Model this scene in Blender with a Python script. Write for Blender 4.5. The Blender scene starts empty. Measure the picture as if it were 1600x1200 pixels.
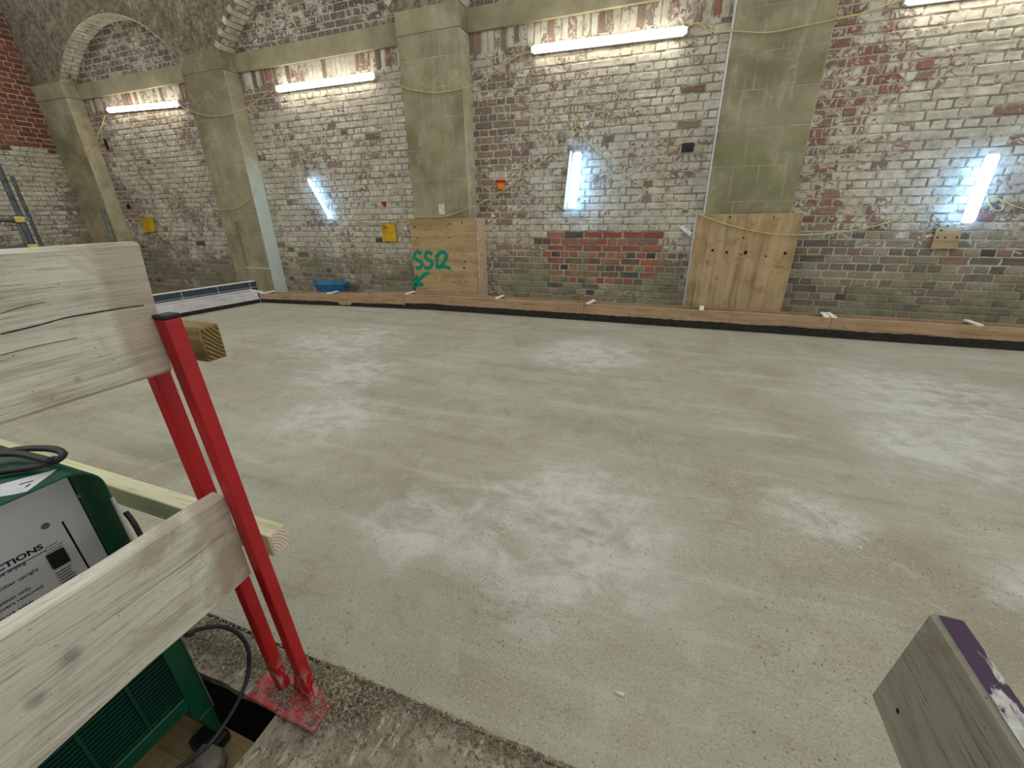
import bpy, bmesh, math, random
from mathutils import Vector, Matrix, noise as mnoise
random.seed(7)
SC = bpy.context.scene
COL = SC.collection

# ------------------------------------------------------------------ camera
CAMZ = 1.18
FPX = 643.36
PITCH, ROLL, YAW = math.radians(22.785), math.radians(-1.031), math.radians(-20.58)
fwd = Vector((math.sin(YAW)*math.cos(PITCH), math.cos(YAW)*math.cos(PITCH), -math.sin(PITCH)))
rgt0 = Vector((math.cos(YAW), -math.sin(YAW), 0)); up0 = rgt0.cross(fwd)
rgt = rgt0*math.cos(ROLL) + up0*math.sin(ROLL)
upv = -rgt0*math.sin(ROLL) + up0*math.cos(ROLL)
cam_d = bpy.data.cameras.new('camera'); cam = bpy.data.objects.new('camera', cam_d); COL.objects.link(cam)
cam_d.sensor_width = 36; cam_d.lens = FPX/1600*36; cam_d.clip_start = 0.02
cam.matrix_world = Matrix(((rgt.x, upv.x, -fwd.x, 0), (rgt.y, upv.y, -fwd.y, 0), (rgt.z, upv.z, -fwd.z, CAMZ), (0, 0, 0, 1)))
SC.camera = cam
# ------------------------------------------------------------------ world and exposure
W = bpy.data.worlds.new('hall_light'); SC.world = W; W.use_nodes = True
bg = W.node_tree.nodes['Background']; bg.inputs[0].default_value = (.97, 1.0, .985, 1); bg.inputs[1].default_value = 1.02
SC.view_settings.view_transform = 'Standard'; SC.view_settings.look = 'None'
SC.view_settings.exposure = 0.0; SC.view_settings.gamma = 1.0
SC.view_settings.use_curve_mapping = False
SC.cycles.max_bounces = 5; SC.cycles.diffuse_bounces = 3; SC.cycles.glossy_bounces = 2
TUBE_WARM = 21.0      # ceiling-line battens on the wall
TUBE_COOL = 15.0      # short daylight tubes
TUBE_BACK = 62.0      # unseen battens behind the camera, two of them added as fill

YD, YF = 5.175, 4.94  # brick face, pier face

def ray(px, py):
    return rgt*((px-800)/FPX) - upv*((py-600)/FPX) + fwd
def P(px, py, X=None, Y=None, Z=None):
    """point of the photograph on a known plane of the place"""
    d = ray(px, py)
    t = X/d.x if X is not None else (Y/d.y if Y is not None else (Z-CAMZ)/d.z)
    return Vector((d.x*t, d.y*t, CAMZ + d.z*t))
def proj(p):
    v = Vector(p) - Vector((0, 0, CAMZ)); z = v.dot(fwd)
    if z < .02: return None
    return (800+FPX*v.dot(rgt)/z, 600-FPX*v.dot(upv)/z)

def lin(r, g, b):
    f = lambda c: (c/255/12.92) if c/255 <= .04045 else ((c/255+.055)/1.055)**2.4
    return (f(r), f(g), f(b))
def L4(r, g, b): return lin(r, g, b)+(1.0,)

# ------------------------------------------------------------------ material helpers
class NT:
    def __init__(s, name):
        s.m = bpy.data.materials.new(name); s.m.use_nodes = True; s.t = s.m.node_tree
        s.b = s.t.nodes['Principled BSDF']; s.geo = None
        s.b.inputs['Roughness'].default_value = .8; s.b.inputs['Specular IOR Level'].default_value = .3
    def n(s, t, **k):
        x = s.t.nodes.new(t)
        for a, v in k.items(): setattr(x, a, v)
        return x
    def put(s, inp, v):
        if isinstance(v, bpy.types.NodeSocket): s.t.links.new(v, inp)
        elif isinstance(v, (tuple, list)):
            inp.default_value = tuple(v)+(1.0,) if (len(v) == 3 and inp.type == 'RGBA') else tuple(v)
        else: inp.default_value = v
    def pos(s):
        if s.geo is None: s.geo = s.n('ShaderNodeNewGeometry')
        return s.geo.outputs['Position']
    def scaled(s, vec, sx, sy, sz):
        x = s.n('ShaderNodeVectorMath', operation='MULTIPLY'); s.put(x.inputs[0], vec); x.inputs[1].default_value = (sx, sy, sz); return x.outputs[0]
    def noise(s, vec, scale, detail=4, rough=.55, dist=0.0, color=False):
        x = s.n('ShaderNodeTexNoise'); s.put(x.inputs['Vector'], vec); x.inputs['Scale'].default_value = scale
        x.inputs['Detail'].default_value = detail; x.inputs['Roughness'].default_value = rough; x.inputs['Distortion'].default_value = dist
        return x.outputs['Color' if color else 'Fac']
    def vor(s, vec, scale, feature='F1', out='Distance'):
        x = s.n('ShaderNodeTexVoronoi', feature=feature); s.put(x.inputs['Vector'], vec); x.inputs['Scale'].default_value = scale; return x.outputs[out]
    def math(s, op, a, b=0.0, c=None, clamp=False):
        x = s.n('ShaderNodeMath', operation=op, use_clamp=clamp); s.put(x.inputs[0], a); s.put(x.inputs[1], b)
        if c is not None: s.put(x.inputs[2], c)
        return x.outputs[0]
    def sm(s, v, a, b, lo=0.0, hi=1.0):
        x = s.n('ShaderNodeMapRange', interpolation_type='SMOOTHSTEP'); s.put(x.inputs[0], v); s.put(x.inputs[1], a); s.put(x.inputs[2], b)
        x.inputs[3].default_value = lo; x.inputs[4].default_value = hi; return x.outputs[0]
    def mix(s, f, a, b, mode='MIX'):
        x = s.n('ShaderNodeMix', data_type='RGBA', blend_type=mode); s.put(x.inputs[0], f); s.put(x.inputs[6], a); s.put(x.inputs[7], b); return x.outputs[2]
    def ramp(s, f, stops):
        x = s.n('ShaderNodeValToRGB'); s.put(x.inputs[0], f); e = x.color_ramp.elements
        while len(e) < len(stops): e.new(.5)
        for i, (p, c) in enumerate(stops):
            e[i].position = p; e[i].color = tuple(c)+(1.0,) if len(c) == 3 else c
        return x.outputs[0]
    def xyz(s, vec):
        x = s.n('ShaderNodeSeparateXYZ'); s.put(x.inputs[0], vec); return x.outputs
    def dist(s, c):
        x = s.n('ShaderNodeVectorMath', operation='DISTANCE'); s.put(x.inputs[0], s.pos()); x.inputs[1].default_value = c; return x.outputs['Value']
    def color(s, c): s.put(s.b.inputs['Base Color'], c)
    def rough(s, v): s.put(s.b.inputs['Roughness'], v)
    def bump(s, h, strength=.4, distance=.01):
        x = s.n('ShaderNodeBump'); s.put(x.inputs['Height'], h); x.inputs['Strength'].default_value = strength; x.inputs['Distance'].default_value = distance
        s.t.links.new(x.outputs[0], s.b.inputs['Normal'])

def plain(name, c, rough=.6, var=.12, scale=14, bump=.15, metal=0.0, spec=.3):
    t = NT(name); f = t.noise(t.pos(), scale, 6, .6)
    lo = tuple(x*(1-var*2) for x in c); hi = tuple(min(1, x*(1+var*2)) for x in c)
    t.color(t.ramp(f, [(.3, lo), (.7, hi)])); t.rough(rough); t.b.inputs['Metallic'].default_value = metal; t.b.inputs['Specular IOR Level'].default_value = spec
    if bump: t.bump(t.noise(t.pos(), scale*6, 4), bump, .004)
    return t.m

def brick_mat(name, per_object):
    """old brick under flaking limewash; the colour slot holds the brick's colour, alpha how much wash is left"""
    t = NT(name)
    if per_object:
        o = t.n('ShaderNodeObjectInfo'); col, cov = o.outputs['Color'], o.outputs['Alpha']
    else:
        a = t.n('ShaderNodeAttribute', attribute_name='wash'); col, cov = a.outputs['Color'], a.outputs['Alpha']
    p = t.pos()
    f = t.noise(p, 48, 3, .65)
    base = t.mix(1.0, col, t.ramp(f, [(.25, (.62, .62, .62)), (.75, (1.3, 1.27, 1.22))]), 'MULTIPLY')
    n2 = t.noise(p, 2.6, 3, .55)
    base = t.mix(t.math('MULTIPLY_ADD', cov, .34, t.sm(n2, .45, .7, .04, .20)), base, lin(150, 138, 124))
    n1 = t.noise(p, 15, 6, .70, 1.0)
    nn = t.math('ADD', t.math('MULTIPLY', n1, .80), t.math('MULTIPLY', n2, .25))
    th = t.math('SUBTRACT', .685, t.math('MULTIPLY', cov, .33))
    m = t.sm(nn, th, t.math('ADD', th, .03))
    w1 = t.noise(p, 9, 4, .65)
    wash = t.ramp(w1, [(.28, lin(158, 150, 133)), (.5, lin(196, 190, 173)), (.72, lin(220, 215, 200))])
    wash = t.mix(t.sm(n2, .40, .60, .5, 0), wash, lin(164, 155, 138))
    c = t.mix(m, base, wash)
    # algae and damp towards the foot of the wall, in ragged patches
    z = t.xyz(p)[2]
    g = t.math('MULTIPLY', t.sm(z, 1.0, .25), t.sm(t.noise(p, 2.1, 4, .62, .5), .38, .60))
    c = t.mix(t.math('MULTIPLY', g, .75), c, t.ramp(w1, [(.3, lin(106, 106, 80)), (.7, lin(150, 146, 120))]))
    t.color(c); t.rough(.9)
    t.bump(t.math('MULTIPLY_ADD', m, .5, f), .45, .006)
    return t.m
def mortar_mat():
    t = NT('lime_mortar'); a = t.n('ShaderNodeAttribute', attribute_name='wash'); p = t.pos()
    c = t.mix(1.0, a.outputs['Color'], t.ramp(t.noise(p, 22, 3, .65), [(.25, (.66, .66, .66)), (.75, (1.25, 1.25, 1.25))]), 'MULTIPLY')
    m = t.sm(t.noise(p, 7, 4, .7, .6), .47, .56); c = t.mix(t.math('MULTIPLY', m, t.math('MULTIPLY', a.outputs['Alpha'], .9)), c, lin(188, 182, 166))
    z = t.xyz(p)[2]; g = t.math('MULTIPLY', t.sm(z, 1.0, .25), t.sm(t.noise(p, 2.1, 4, .62, .5), .38, .60))
    c = t.mix(t.math('MULTIPLY', g, .85), c, lin(134, 130, 106))
    t.color(c); t.rough(.95); return t.m

def pier_mat():
    t = NT('pier_render'); p = t.pos(); oi = t.n('ShaderNodeObjectInfo')
    f = t.noise(p, 2.6, 6, .62, .4)
    c = t.ramp(f, [(.22, lin(122, 113, 88)), (.45, lin(148, 139, 112)), (.62, lin(160, 152, 126)), (.8, lin(178, 171, 150))])
    rv = t.math('MULTIPLY_ADD', oi.outputs['Random'], .12, .94)
    cb = t.n('ShaderNodeCombineXYZ'); [t.put(cb.inputs[i], rv) for i in range(3)]
    c = t.mix(1.0, c, cb.outputs[0], 'MULTIPLY')
    st = t.noise(t.scaled(p, 14, 14, 1.6), 1.0, 5, .6)                      # vertical runs
    c = t.mix(t.sm(st, .56, .70, 0, .45), c, lin(188, 181, 160))
    c = t.mix(t.sm(st, .44, .30, 0, .45), c, lin(116, 108, 80))
    c = t.mix(t.sm(t.noise(p, 1.15, 5, .62, .4), .44, .62, 0, .72), c, lin(112, 106, 80))
    c = t.mix(t.sm(t.noise(p, 9, 5, .7), .55, .68, 0, .4), c, lin(184, 176, 154))
    x, y, z = t.xyz(p)[:3]
    alg = t.math('MULTIPLY', t.math('MULTIPLY', t.sm(z, 1.05, 1.3), t.sm(z, 2.0, 1.7)), t.sm(t.noise(p, 3.4, 5, .6, .3), .38, .60))
    c = t.mix(t.math('MULTIPLY', alg, t.sm(x, -.4, .5, .2, .62)), c, lin(116, 120, 86))
    t.color(c); t.rough(.9); t.bump(t.noise(p, 45, 3, .65), .35, .006); return t.m
def spandrel_mat():
    t = NT('rough_plaster'); p = t.pos()
    f = t.noise(p, 7, 6, .72, .6); f2 = t.noise(p, 26, 3, .7)
    c = t.ramp(f, [(.30, lin(74, 67, 54)), (.44, lin(112, 104, 86)), (.56, lin(132, 124, 104)), (.74, lin(170, 163, 144))])
    c = t.mix(t.sm(f2, .54, .66, 0, .6), c, lin(168, 161, 142)); c = t.mix(t.sm(f2, .46, .34, 0, .6), c, lin(76, 68, 54))
    c = t.mix(t.sm(t.noise(p, 1.4, 2), .55, .7, 0, .45), c, lin(124, 106, 92))
    t.color(c); t.rough(.95); t.bump(t.math('ADD', f, t.math('MULTIPLY', f2, .4)), .9, .04); return t.m
def reveal_mat():
    t = NT('limewashed_reveal'); p = t.pos(); x, y, z = t.xyz(p)[:3]
    f = t.noise(p, 3.5, 6, .65)
    lo = t.mix(t.sm(f, .42, .6), lin(208, 210, 204), lin(196, 206, 190))
    hi = t.ramp(f, [(.3, lin(150, 140, 112)), (.7, lin(190, 182, 158))])
    m = t.sm(t.math('MULTIPLY_ADD', f, .7, z), 2.45, 2.0)
    t.color(t.mix(m, hi, lo)); t.rough(.85); t.bump(t.noise(p, 40, 5), .3, .005); return t.m

def slab_mat():
    t = NT('fresh_screed'); p = t.pos()
    f = t.noise(p, 1.1, 3, .6, .4)
    c = t.ramp(f, [(.28, lin(146, 139, 118)), (.45, lin(160, 155, 135)), (.6, lin(167, 164, 146)), (.78, lin(173, 171, 155))])
    c = t.mix(t.sm(t.noise(p, 2.2, 3, .6), .54, .70, 0, .45), c, lin(162, 147, 126))
    md = t.noise(p, 8, 5, .7, .5)
    tr = t.noise(t.scaled(p, .55, 5.0, 1), 1.3, 4, .65)                      # trowel drag along the slab
    c = t.mix(t.sm(tr, .53, .70, 0, .45), c, lin(190, 186, 170))
    c = t.mix(t.sm(tr, .46, .30, 0, .42), c, lin(134, 125, 103))
    c = t.mix(t.sm(md, .52, .66, 0, .38), c, lin(140, 130, 108)); c = t.mix(t.sm(md, .46, .34, 0, .35), c, lin(184, 180, 164))
    bloom_sheen = None                                                            # pale dried laitance, with the tubes' sheen painted into the same ragged patches
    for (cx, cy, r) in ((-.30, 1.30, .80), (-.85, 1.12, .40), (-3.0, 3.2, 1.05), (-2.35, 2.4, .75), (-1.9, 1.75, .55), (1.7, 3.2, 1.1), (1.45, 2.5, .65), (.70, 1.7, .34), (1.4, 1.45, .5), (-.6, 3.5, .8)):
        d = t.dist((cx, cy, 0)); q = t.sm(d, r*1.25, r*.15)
        bloom_sheen = q if bloom_sheen is None else t.math('MAXIMUM', bloom_sheen, q)
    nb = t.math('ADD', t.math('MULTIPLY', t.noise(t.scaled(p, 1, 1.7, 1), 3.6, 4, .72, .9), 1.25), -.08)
    bl = t.sm(t.math('MULTIPLY', bloom_sheen, t.math('ADD', nb, t.math('MULTIPLY_ADD', md, 1.3, -.65))), .20, .78)
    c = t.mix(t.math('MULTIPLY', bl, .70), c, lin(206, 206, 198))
    gr = t.noise(p, 150, 2, .75); c = t.mix(t.sm(gr, .55, .70, 0, .6), c, lin(108, 99, 79)); c = t.mix(t.sm(gr, .44, .30, 0, .45), c, lin(200, 193, 174))
    v = t.vor(p, 42); pm = t.math('MULTIPLY', t.sm(v, .20, .08), t.sm(t.noise(p, 3.0, 1), .46, .62))
    c = t.mix(t.math('MULTIPLY', pm, .7), c, lin(92, 82, 62))
    t.color(c)
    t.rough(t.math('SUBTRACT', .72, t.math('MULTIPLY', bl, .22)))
    t.b.inputs['Specular IOR Level'].default_value = .4
    t.bump(t.math('MULTIPLY_ADD', v, .5, gr), .4, .004)
    return t.m
def landing_mat():
    t = NT('rough_old_concrete'); p = t.pos()
    f = t.noise(p, 13, 6, .72, .5)
    c = t.ramp(f, [(.30, lin(112, 104, 86)), (.46, lin(148, 139, 119)), (.6, lin(168, 160, 141)), (.78, lin(204, 198, 182))])
    st = t.noise(t.scaled(p, 60, 14, 20), 1.0, 4, .6)
    c = t.mix(t.sm(st, .56, .66, 0, .75), c, lin(206, 198, 178))
    c = t.mix(t.sm(t.noise(p, 60, 3, .7), .56, .66, 0, .7), c, lin(84, 76, 60))
    t.color(c); t.rough(.95); t.bump(t.math('ADD', t.noise(p, 60, 3, .75), f), .9, .010); return t.m

def wood_mat(name, cols, axis='y', grain=60, rough=.75, cracks=.3, knots=(), dirt=None, bump=.35, spec=.25, band=None):
    t = NT(name); p = t.pos(); s = {'x': (.05, 1, 1), 'y': (1, .05, 1), 'z': (1, 1, .05)}[axis]
    wob = t.n('ShaderNodeVectorMath', operation='ADD'); t.put(wob.inputs[0], t.scaled(p, *s))
    t.put(wob.inputs[1], t.scaled(t.noise(t.scaled(p, *s), 5, 2, .5, 0, True), .06, .06, .06))
    g = t.noise(wob.outputs[0], grain, 5, .6)
    c = t.ramp(g, [(.3, cols[0]), (.5, cols[1]), (.72, cols[2])])
    big = t.noise(p, 4.5, 5, .6)
    c = t.mix(t.sm(big, .42, .62, 0, .4), c, cols[2]); 
    fine = t.noise(wob.outputs[0], grain*4, 3, .7)
    c = t.mix(t.sm(fine, .44, .30, 0, cracks*2.2), c, tuple(x*.42 for x in cols[0]))
    if dirt: c = t.mix(t.sm(t.noise(p, 7, 6, .68, .5), .53, .68, 0, .75), c, dirt)
    sp = t.noise(p, 130, 3, .6); c = t.mix(t.sm(sp, .66, .72, 0, .65), c, tuple(x*.35 for x in cols[0]))
    if band is not None:
        bm_ = t.sm(t.math('MULTIPLY_ADD', t.noise(p, 12, 3), .03, t.xyz(p)[1]), band+.012, band+.03, 0, .55); c = t.mix(bm_, c, lin(158, 136, 122))
    for (k, r) in knots:
        d = t.dist(k); d = t.math('ADD', d, t.math('MULTIPLY', t.noise(p, 40, 3), r*.5))
        c = t.mix(t.sm(d, r*1.3, r*.5, 0, .6), c, tuple(x*.45 for x in cols[0]))
    t.color(c); t.rough(rough); t.b.inputs['Specular IOR Level'].default_value = spec
    t.bump(t.math('ADD', g, t.math('MULTIPLY', fine, .6)), bump, .004); return t.m
def endgrain_mat(name, a, b, centre):
    t = NT(name); p = t.pos(); s = t.n('ShaderNodeVectorMath', operation='SUBTRACT'); t.put(s.inputs[0], p); s.inputs[1].default_value = centre
    d = t.n('ShaderNodeVectorMath', operation='LENGTH'); t.put(d.inputs[0], t.scaled(s.outputs[0], 0, 1, 1))
    r = t.math('ADD', d.outputs['Value'], t.math('MULTIPLY', t.noise(p, 30, 2), .006))
    w = t.math('SINE', t.math('MULTIPLY', r, 900.0))
    t.color(t.mix(t.sm(w, -.3, .8), a, b)); t.rough(.85); t.bump(w, .25, .002); return t.m
def emit_mat(name, c, k):
    t = NT(name); t.b.inputs['Base Color'].default_value = (1, 1, 1, 1); t.b.inputs['Emission Color'].default_value = c+(1,); t.b.inputs['Emission Strength'].default_value = k
    return t.m

M = {}
M['brick_o'] = brick_mat('limewashed_brick', True); M['brick_s'] = brick_mat('limewashed_brick_mass', False); M['mortar'] = mortar_mat()
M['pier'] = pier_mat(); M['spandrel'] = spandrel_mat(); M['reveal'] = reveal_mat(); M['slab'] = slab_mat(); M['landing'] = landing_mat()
M['joint'] = plain('pale_pier_joint', lin(178, 170, 146), .9, .2, 6, 0)
M['reveal_beige'] = plain('beige_reveal', lin(178, 168, 140), .9, .14, 5, .3)
M['band'] = plain('string_course_render', lin(150, 143, 116), .9, .14, 3.5, .35)
M['board'] = wood_mat('weathered_scaffold_board', (lin(158, 150, 132), lin(200, 195, 178), lin(218, 214, 200)), 'y', 90, .8, .22,
    knots=((Vector((-.772, .155, .57)), .02), (Vector((-.772, .108, .545)), .018), (Vector((-.782, .215, 1.0)), .014), (Vector((-.782, .30, .965)), .007)), dirt=lin(166, 154, 138), band=.365)
M['plank'] = wood_mat('grey_dirty_plank', (lin(112, 109, 94), lin(140, 138, 123), lin(154, 152, 138)), 'y', 40, .85, .22, dirt=lin(126, 112, 100))
M['oldedge'] = wood_mat('worn_board_edge', (lin(96, 84, 66), lin(142, 132, 112), lin(176, 168, 150)), 'y', 70, .85, .3, dirt=lin(92, 82, 66))
def purple_mat():
    t = NT('scuffed_purple_paint'); p = t.pos(); y = t.xyz(p)[1]
    n = t.noise(t.scaled(p, 60, 16, 10), 1.0, 5, .7, .6)
    m = t.sm(t.math('ADD', t.math('MULTIPLY', t.math('SUBTRACT', y, .455), 2.2), n), .46, .54)
    c = t.mix(m, t.ramp(t.noise(p, 60, 4), [(.3, lin(150, 146, 142)), (.7, lin(206, 206, 200))]), lin(70, 50, 72))
    c = t.mix(t.sm(n, .40, .33, 0, .8), c, lin(66, 56, 58)); t.color(c); t.rough(.75); t.bump(n, .3, .003); return t.m
M['purple'] = purple_mat()
M['timber'] = wood_mat('treated_timber', (lin(186, 180, 138), lin(214, 209, 170), lin(226, 222, 190)), 'x', 45, .75, .12)
M['timber_dark'] = wood_mat('brown_treated_timber', (lin(96, 78, 44), lin(132, 112, 70), lin(164, 144, 98)), 'x', 45, .75, .2)
M['kerbwood'] = wood_mat('brown_shutter_board', (lin(134, 108, 82), lin(166, 138, 108), lin(182, 155, 126)), 'x', 30, .75, .12, dirt=lin(140, 120, 98))
M['kerbwhite'] = wood_mat('pale_shutter_board', (lin(186, 178, 180), lin(206, 200, 202), lin(218, 214, 218)), 'y', 30, .75, .06)
M['ply'] = wood_mat('plywood', (lin(130, 107, 74), lin(170, 147, 110), lin(188, 167, 130)), 'z', 11, .7, .10, dirt=lin(140, 108, 68), bump=.12)
M['plyx'] = wood_mat('plywood_crossgrain', (lin(138, 114, 78), lin(168, 145, 106), lin(184, 161, 122)), 'x', 12, .7, .10, dirt=lin(150, 122, 80), bump=.12)
M['plyedge'] = plain('pale_ply_edge', lin(196, 170, 140), .8, .15, 20)
M['white'] = plain('white_paint', lin(222, 222, 222), .6, .06, 10, .1)
M['whitewood'] = plain('white_spacer', lin(226, 220, 206), .7, .08, 20, .1)
M['bitumen_shade'] = plain('black_damp_strip_void_shade', lin(40, 36, 33), .75, .35, 30, .6)
M['bluebrick'] = plain('blue_engineering_brick', lin(54, 62, 74), .45, .2, 20, .3, spec=.5)
M['palejoint'] = plain('pale_mortar_joint', lin(206, 202, 192), .9, .1, 20)
def red_mat():
    t = NT('red_painted_steel'); p = t.pos(); z = t.xyz(p)[2]
    c = t.ramp(t.noise(p, 8, 4), [(.3, lin(158, 14, 24)), (.7, lin(186, 20, 30))])
    sc = t.noise(t.scaled(p, 60, 60, 22), 1.0, 4, .65, 1.0)
    m = t.math('MULTIPLY', t.sm(z, .16, .03), t.sm(sc, .47, .60)); c = t.mix(t.math('MULTIPLY', m, .8), c, lin(206, 176, 168))
    t.color(c); t.rough(.42); t.b.inputs['Specular IOR Level'].default_value = .45; t.bump(t.noise(p, 160, 3), .08, .002); return t.m
M['red'] = red_mat()
def redplate_mat():
    t = NT('dusty_red_plate'); p = t.pos()
    t.color(t.mix(t.sm(t.noise(p, 40, 6, .7), .40, .62, .1, .75), lin(176, 44, 58), lin(170, 128, 116))); t.rough(.7); t.bump(t.noise(p, 90, 4), .3, .003); return t.m
M['redplate'] = redplate_mat()
M['blackcap'] = plain('black_plastic', lin(38, 38, 42), .5, .1, 20, .05)
M['rubber'] = plain('black_rubber', lin(36, 36, 40), .5, .2, 30, .1, spec=.45)
M['green'] = plain('green_enamel', lin(6, 74, 50), .38, .10, 5, .04, spec=.5)
M['grille'] = plain('green_grille', lin(14, 60, 48), .45, .1, 8, .0)
M['darkin'] = plain('dark_inside', lin(16, 20, 20), .9, .1, 8, 0)
M['panel'] = plain('pale_grey_panel', lin(232, 232, 236), .4, .03, 3, .0)
M['paper'] = plain('paper_label', lin(206, 208, 210), .7, .06, 12, .05)
M['ink'] = plain('dark_blue_ink', lin(22, 22, 58), .7, .05, 12, 0)
M['steel'] = plain('galvanised_steel', lin(120, 124, 124), .5, .2, 14, .1, metal=.6)
M['darksteel'] = plain('dull_scaffold_tube', lin(88, 92, 94), .55, .25, 14, .15, metal=.5)
M['yellow'] = plain('yellow_cable_sheath', lin(190, 178, 118), .6, .1, 14, 0)
M['yellowpaint'] = plain('yellow_coupler', lin(214, 196, 96), .6, .12, 14, .1)
M['yellowsign'] = plain('yellow_card', lin(196, 158, 34), .65, .12, 9, .1)
M['blue'] = plain('blue_rubber', lin(52, 112, 152), .55, .15, 14, .1)
M['orange'] = plain('orange_plastic', lin(216, 112, 24), .5, .1, 10, 0)
M['paintred'] = plain('red_marker_paint', lin(170, 30, 36), .7, .1, 10, 0)
M['graffiti'] = plain('green_spray_paint', lin(18, 132, 104), .75, .15, 30, .1)
M['dark'] = plain('dark_hole', lin(30, 26, 24), .95, .1, 10, 0)
M['grit'] = plain('grit', lin(140, 129, 108), .95, .42, 110, 0)
M['pitwood'] = wood_mat('dusty_ply_floor', (lin(146, 124, 84), lin(176, 154, 112), lin(190, 170, 132)), 'x', 14, .85, .2, dirt=lin(130, 108, 72))
M['warm'] = emit_mat('lit_warm_diffuser', (1.0, .95, .82), TUBE_WARM)
M['cool'] = emit_mat('lit_daylight_tube', (.24, .52, 1.0), TUBE_COOL)
M['back'] = emit_mat('lit_rear_diffuser', (1.0, .95, .84), TUBE_BACK)
M['bluegrey'] = plain('grey_stone', lin(132, 128, 116), .95, .25, 20, .6)
M['earth'] = plain('dusty_subfloor', lin(112, 98, 76), .95, .2, 9, .5)

# ------------------------------------------------------------------ object helpers
WL = {}
def wl(o): return WL.get(o.name, Vector((0, 0, 0)))
def tag(o, label=None, cat=None, group=None, kind=None):
    if label: o['label'] = label
    if cat: o['category'] = cat
    if group: o['group'] = group
    if kind: o['kind'] = kind
    return o
def empty(name, loc, label=None, cat=None, group=None, kind=None):
    o = bpy.data.objects.new(name, None); o.empty_display_size = .1; COL.objects.link(o); o.location = loc; WL[o.name] = Vector(loc)
    return tag(o, label, cat, group, kind)
class MB:
    def __init__(s): s.v = []; s.f = []
    def add(s, v, f):
        k = len(s.v); s.v += [tuple(p) for p in v]; s.f += [tuple(i+k for i in q) for q in f]; return s
    def box(s, x0, x1, y0, y1, z0, z1):
        x0, x1 = min(x0, x1), max(x0, x1); y0, y1 = min(y0, y1), max(y0, y1); z0, z1 = min(z0, z1), max(z0, z1)
        return s.add([(x0, y0, z0), (x1, y0, z0), (x1, y1, z0), (x0, y1, z0), (x0, y0, z1), (x1, y0, z1), (x1, y1, z1), (x0, y1, z1)],
                     [(0, 3, 2, 1), (4, 5, 6, 7), (0, 1, 5, 4), (1, 2, 6, 5), (2, 3, 7, 6), (3, 0, 4, 7)])
    def hexa(s, p):   # bottom 4, top 4
        return s.add(p, [(0, 3, 2, 1), (4, 5, 6, 7), (0, 1, 5, 4), (1, 2, 6, 5), (2, 3, 7, 6), (3, 0, 4, 7)])
    def bar(s, a, b, w, h, up=Vector((0, 0, 1))):
        a, b = Vector(a), Vector(b); d = (b-a).normalized(); sd = d.cross(up)
        if sd.length < 1e-4: sd = d.cross(Vector((0, 1, 0)))
        sd.normalize(); u = sd.cross(d)
        q = [(-1, -1), (1, -1), (1, 1), (-1, 1)]
        return s.add([a+sd*(i*w/2)+u*(j*h/2) for i, j in q]+[b+sd*(i*w/2)+u*(j*h/2) for i, j in q],
                     [(0, 3, 2, 1), (4, 5, 6, 7), (0, 1, 5, 4), (1, 2, 6, 5), (2, 3, 7, 6), (3, 0, 4, 7)])
    def tube(s, pts, r, n=8, cap=True):
        pts = [Vector(p) for p in pts]; k = len(s.v); m = len(pts); nrm = None
        for i, p in enumerate(pts):
            d = (pts[min(i+1, m-1)]-pts[max(i-1, 0)]).normalized()
            if nrm is None:
                nrm = d.cross(Vector((0, 0, 1)))
                if nrm.length < 1e-3: nrm = d.cross(Vector((1, 0, 0)))
            nrm = (nrm-d*nrm.dot(d)).normalized(); bn = d.cross(nrm)
            rr = r[i] if isinstance(r, (list, tuple)) else r
            s.v += [tuple(p+nrm*(rr*math.cos(2*math.pi*j/n))+bn*(rr*math.sin(2*math.pi*j/n))) for j in range(n)]
        for i in range(m-1):
            for j in range(n):
                s.f.append((k+i*n+j, k+i*n+(j+1) % n, k+(i+1)*n+(j+1) % n, k+(i+1)*n+j))
        if cap: s.f.append(tuple(k+j for j in reversed(range(n)))); s.f.append(tuple(k+(m-1)*n+j for j in range(n)))
        return s
    def build(s, name, mat, parent=None, bevel=0, smooth=False, origin=None, seg=1):
        v = s.v
        if parent is not None: o0 = wl(parent)
        elif origin is not None: o0 = Vector(origin)
        else:
            xs = [p[0] for p in v]; ys = [p[1] for p in v]; zs = [p[2] for p in v]
            o0 = Vector(((min(xs)+max(xs))/2, (min(ys)+max(ys))/2, min(zs)))
        me = bpy.data.meshes.new(name); me.from_pydata([(p[0]-o0.x, p[1]-o0.y, p[2]-o0.z) for p in v], [], s.f)
        bm = bmesh.new(); bm.from_mesh(me)
        if bevel: bmesh.ops.bevel(bm, geom=list(bm.edges), offset=bevel, segments=seg, affect='EDGES', profile=.5)
        bmesh.ops.recalc_face_normals(bm, faces=bm.faces)
        bm.to_mesh(me); bm.free()
        if smooth:
            for q in me.polygons: q.use_smooth = True
        me.materials.append(M[mat] if isinstance(mat, str) else mat)
        o = bpy.data.objects.new(name, me); COL.objects.link(o)
        if parent is not None: o.parent = parent; WL[o.name] = o0
        else: o.location = o0; WL[o.name] = o0
        return o
def spline(pts, n=8):
    pts = [Vector(p) for p in pts]; out = []
    for i in range(len(pts)-1):
        a = pts[max(i-1, 0)]; b = pts[i]; c = pts[i+1]; d = pts[min(i+2, len(pts)-1)]
        for j in range(n):
            t = j/n
            out.append(.5*((2*b)+(c-a)*t+(2*a-5*b+4*c-d)*t*t+(-a+3*b-3*c+d)*t**3))
    out.append(pts[-1]); return out
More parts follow.
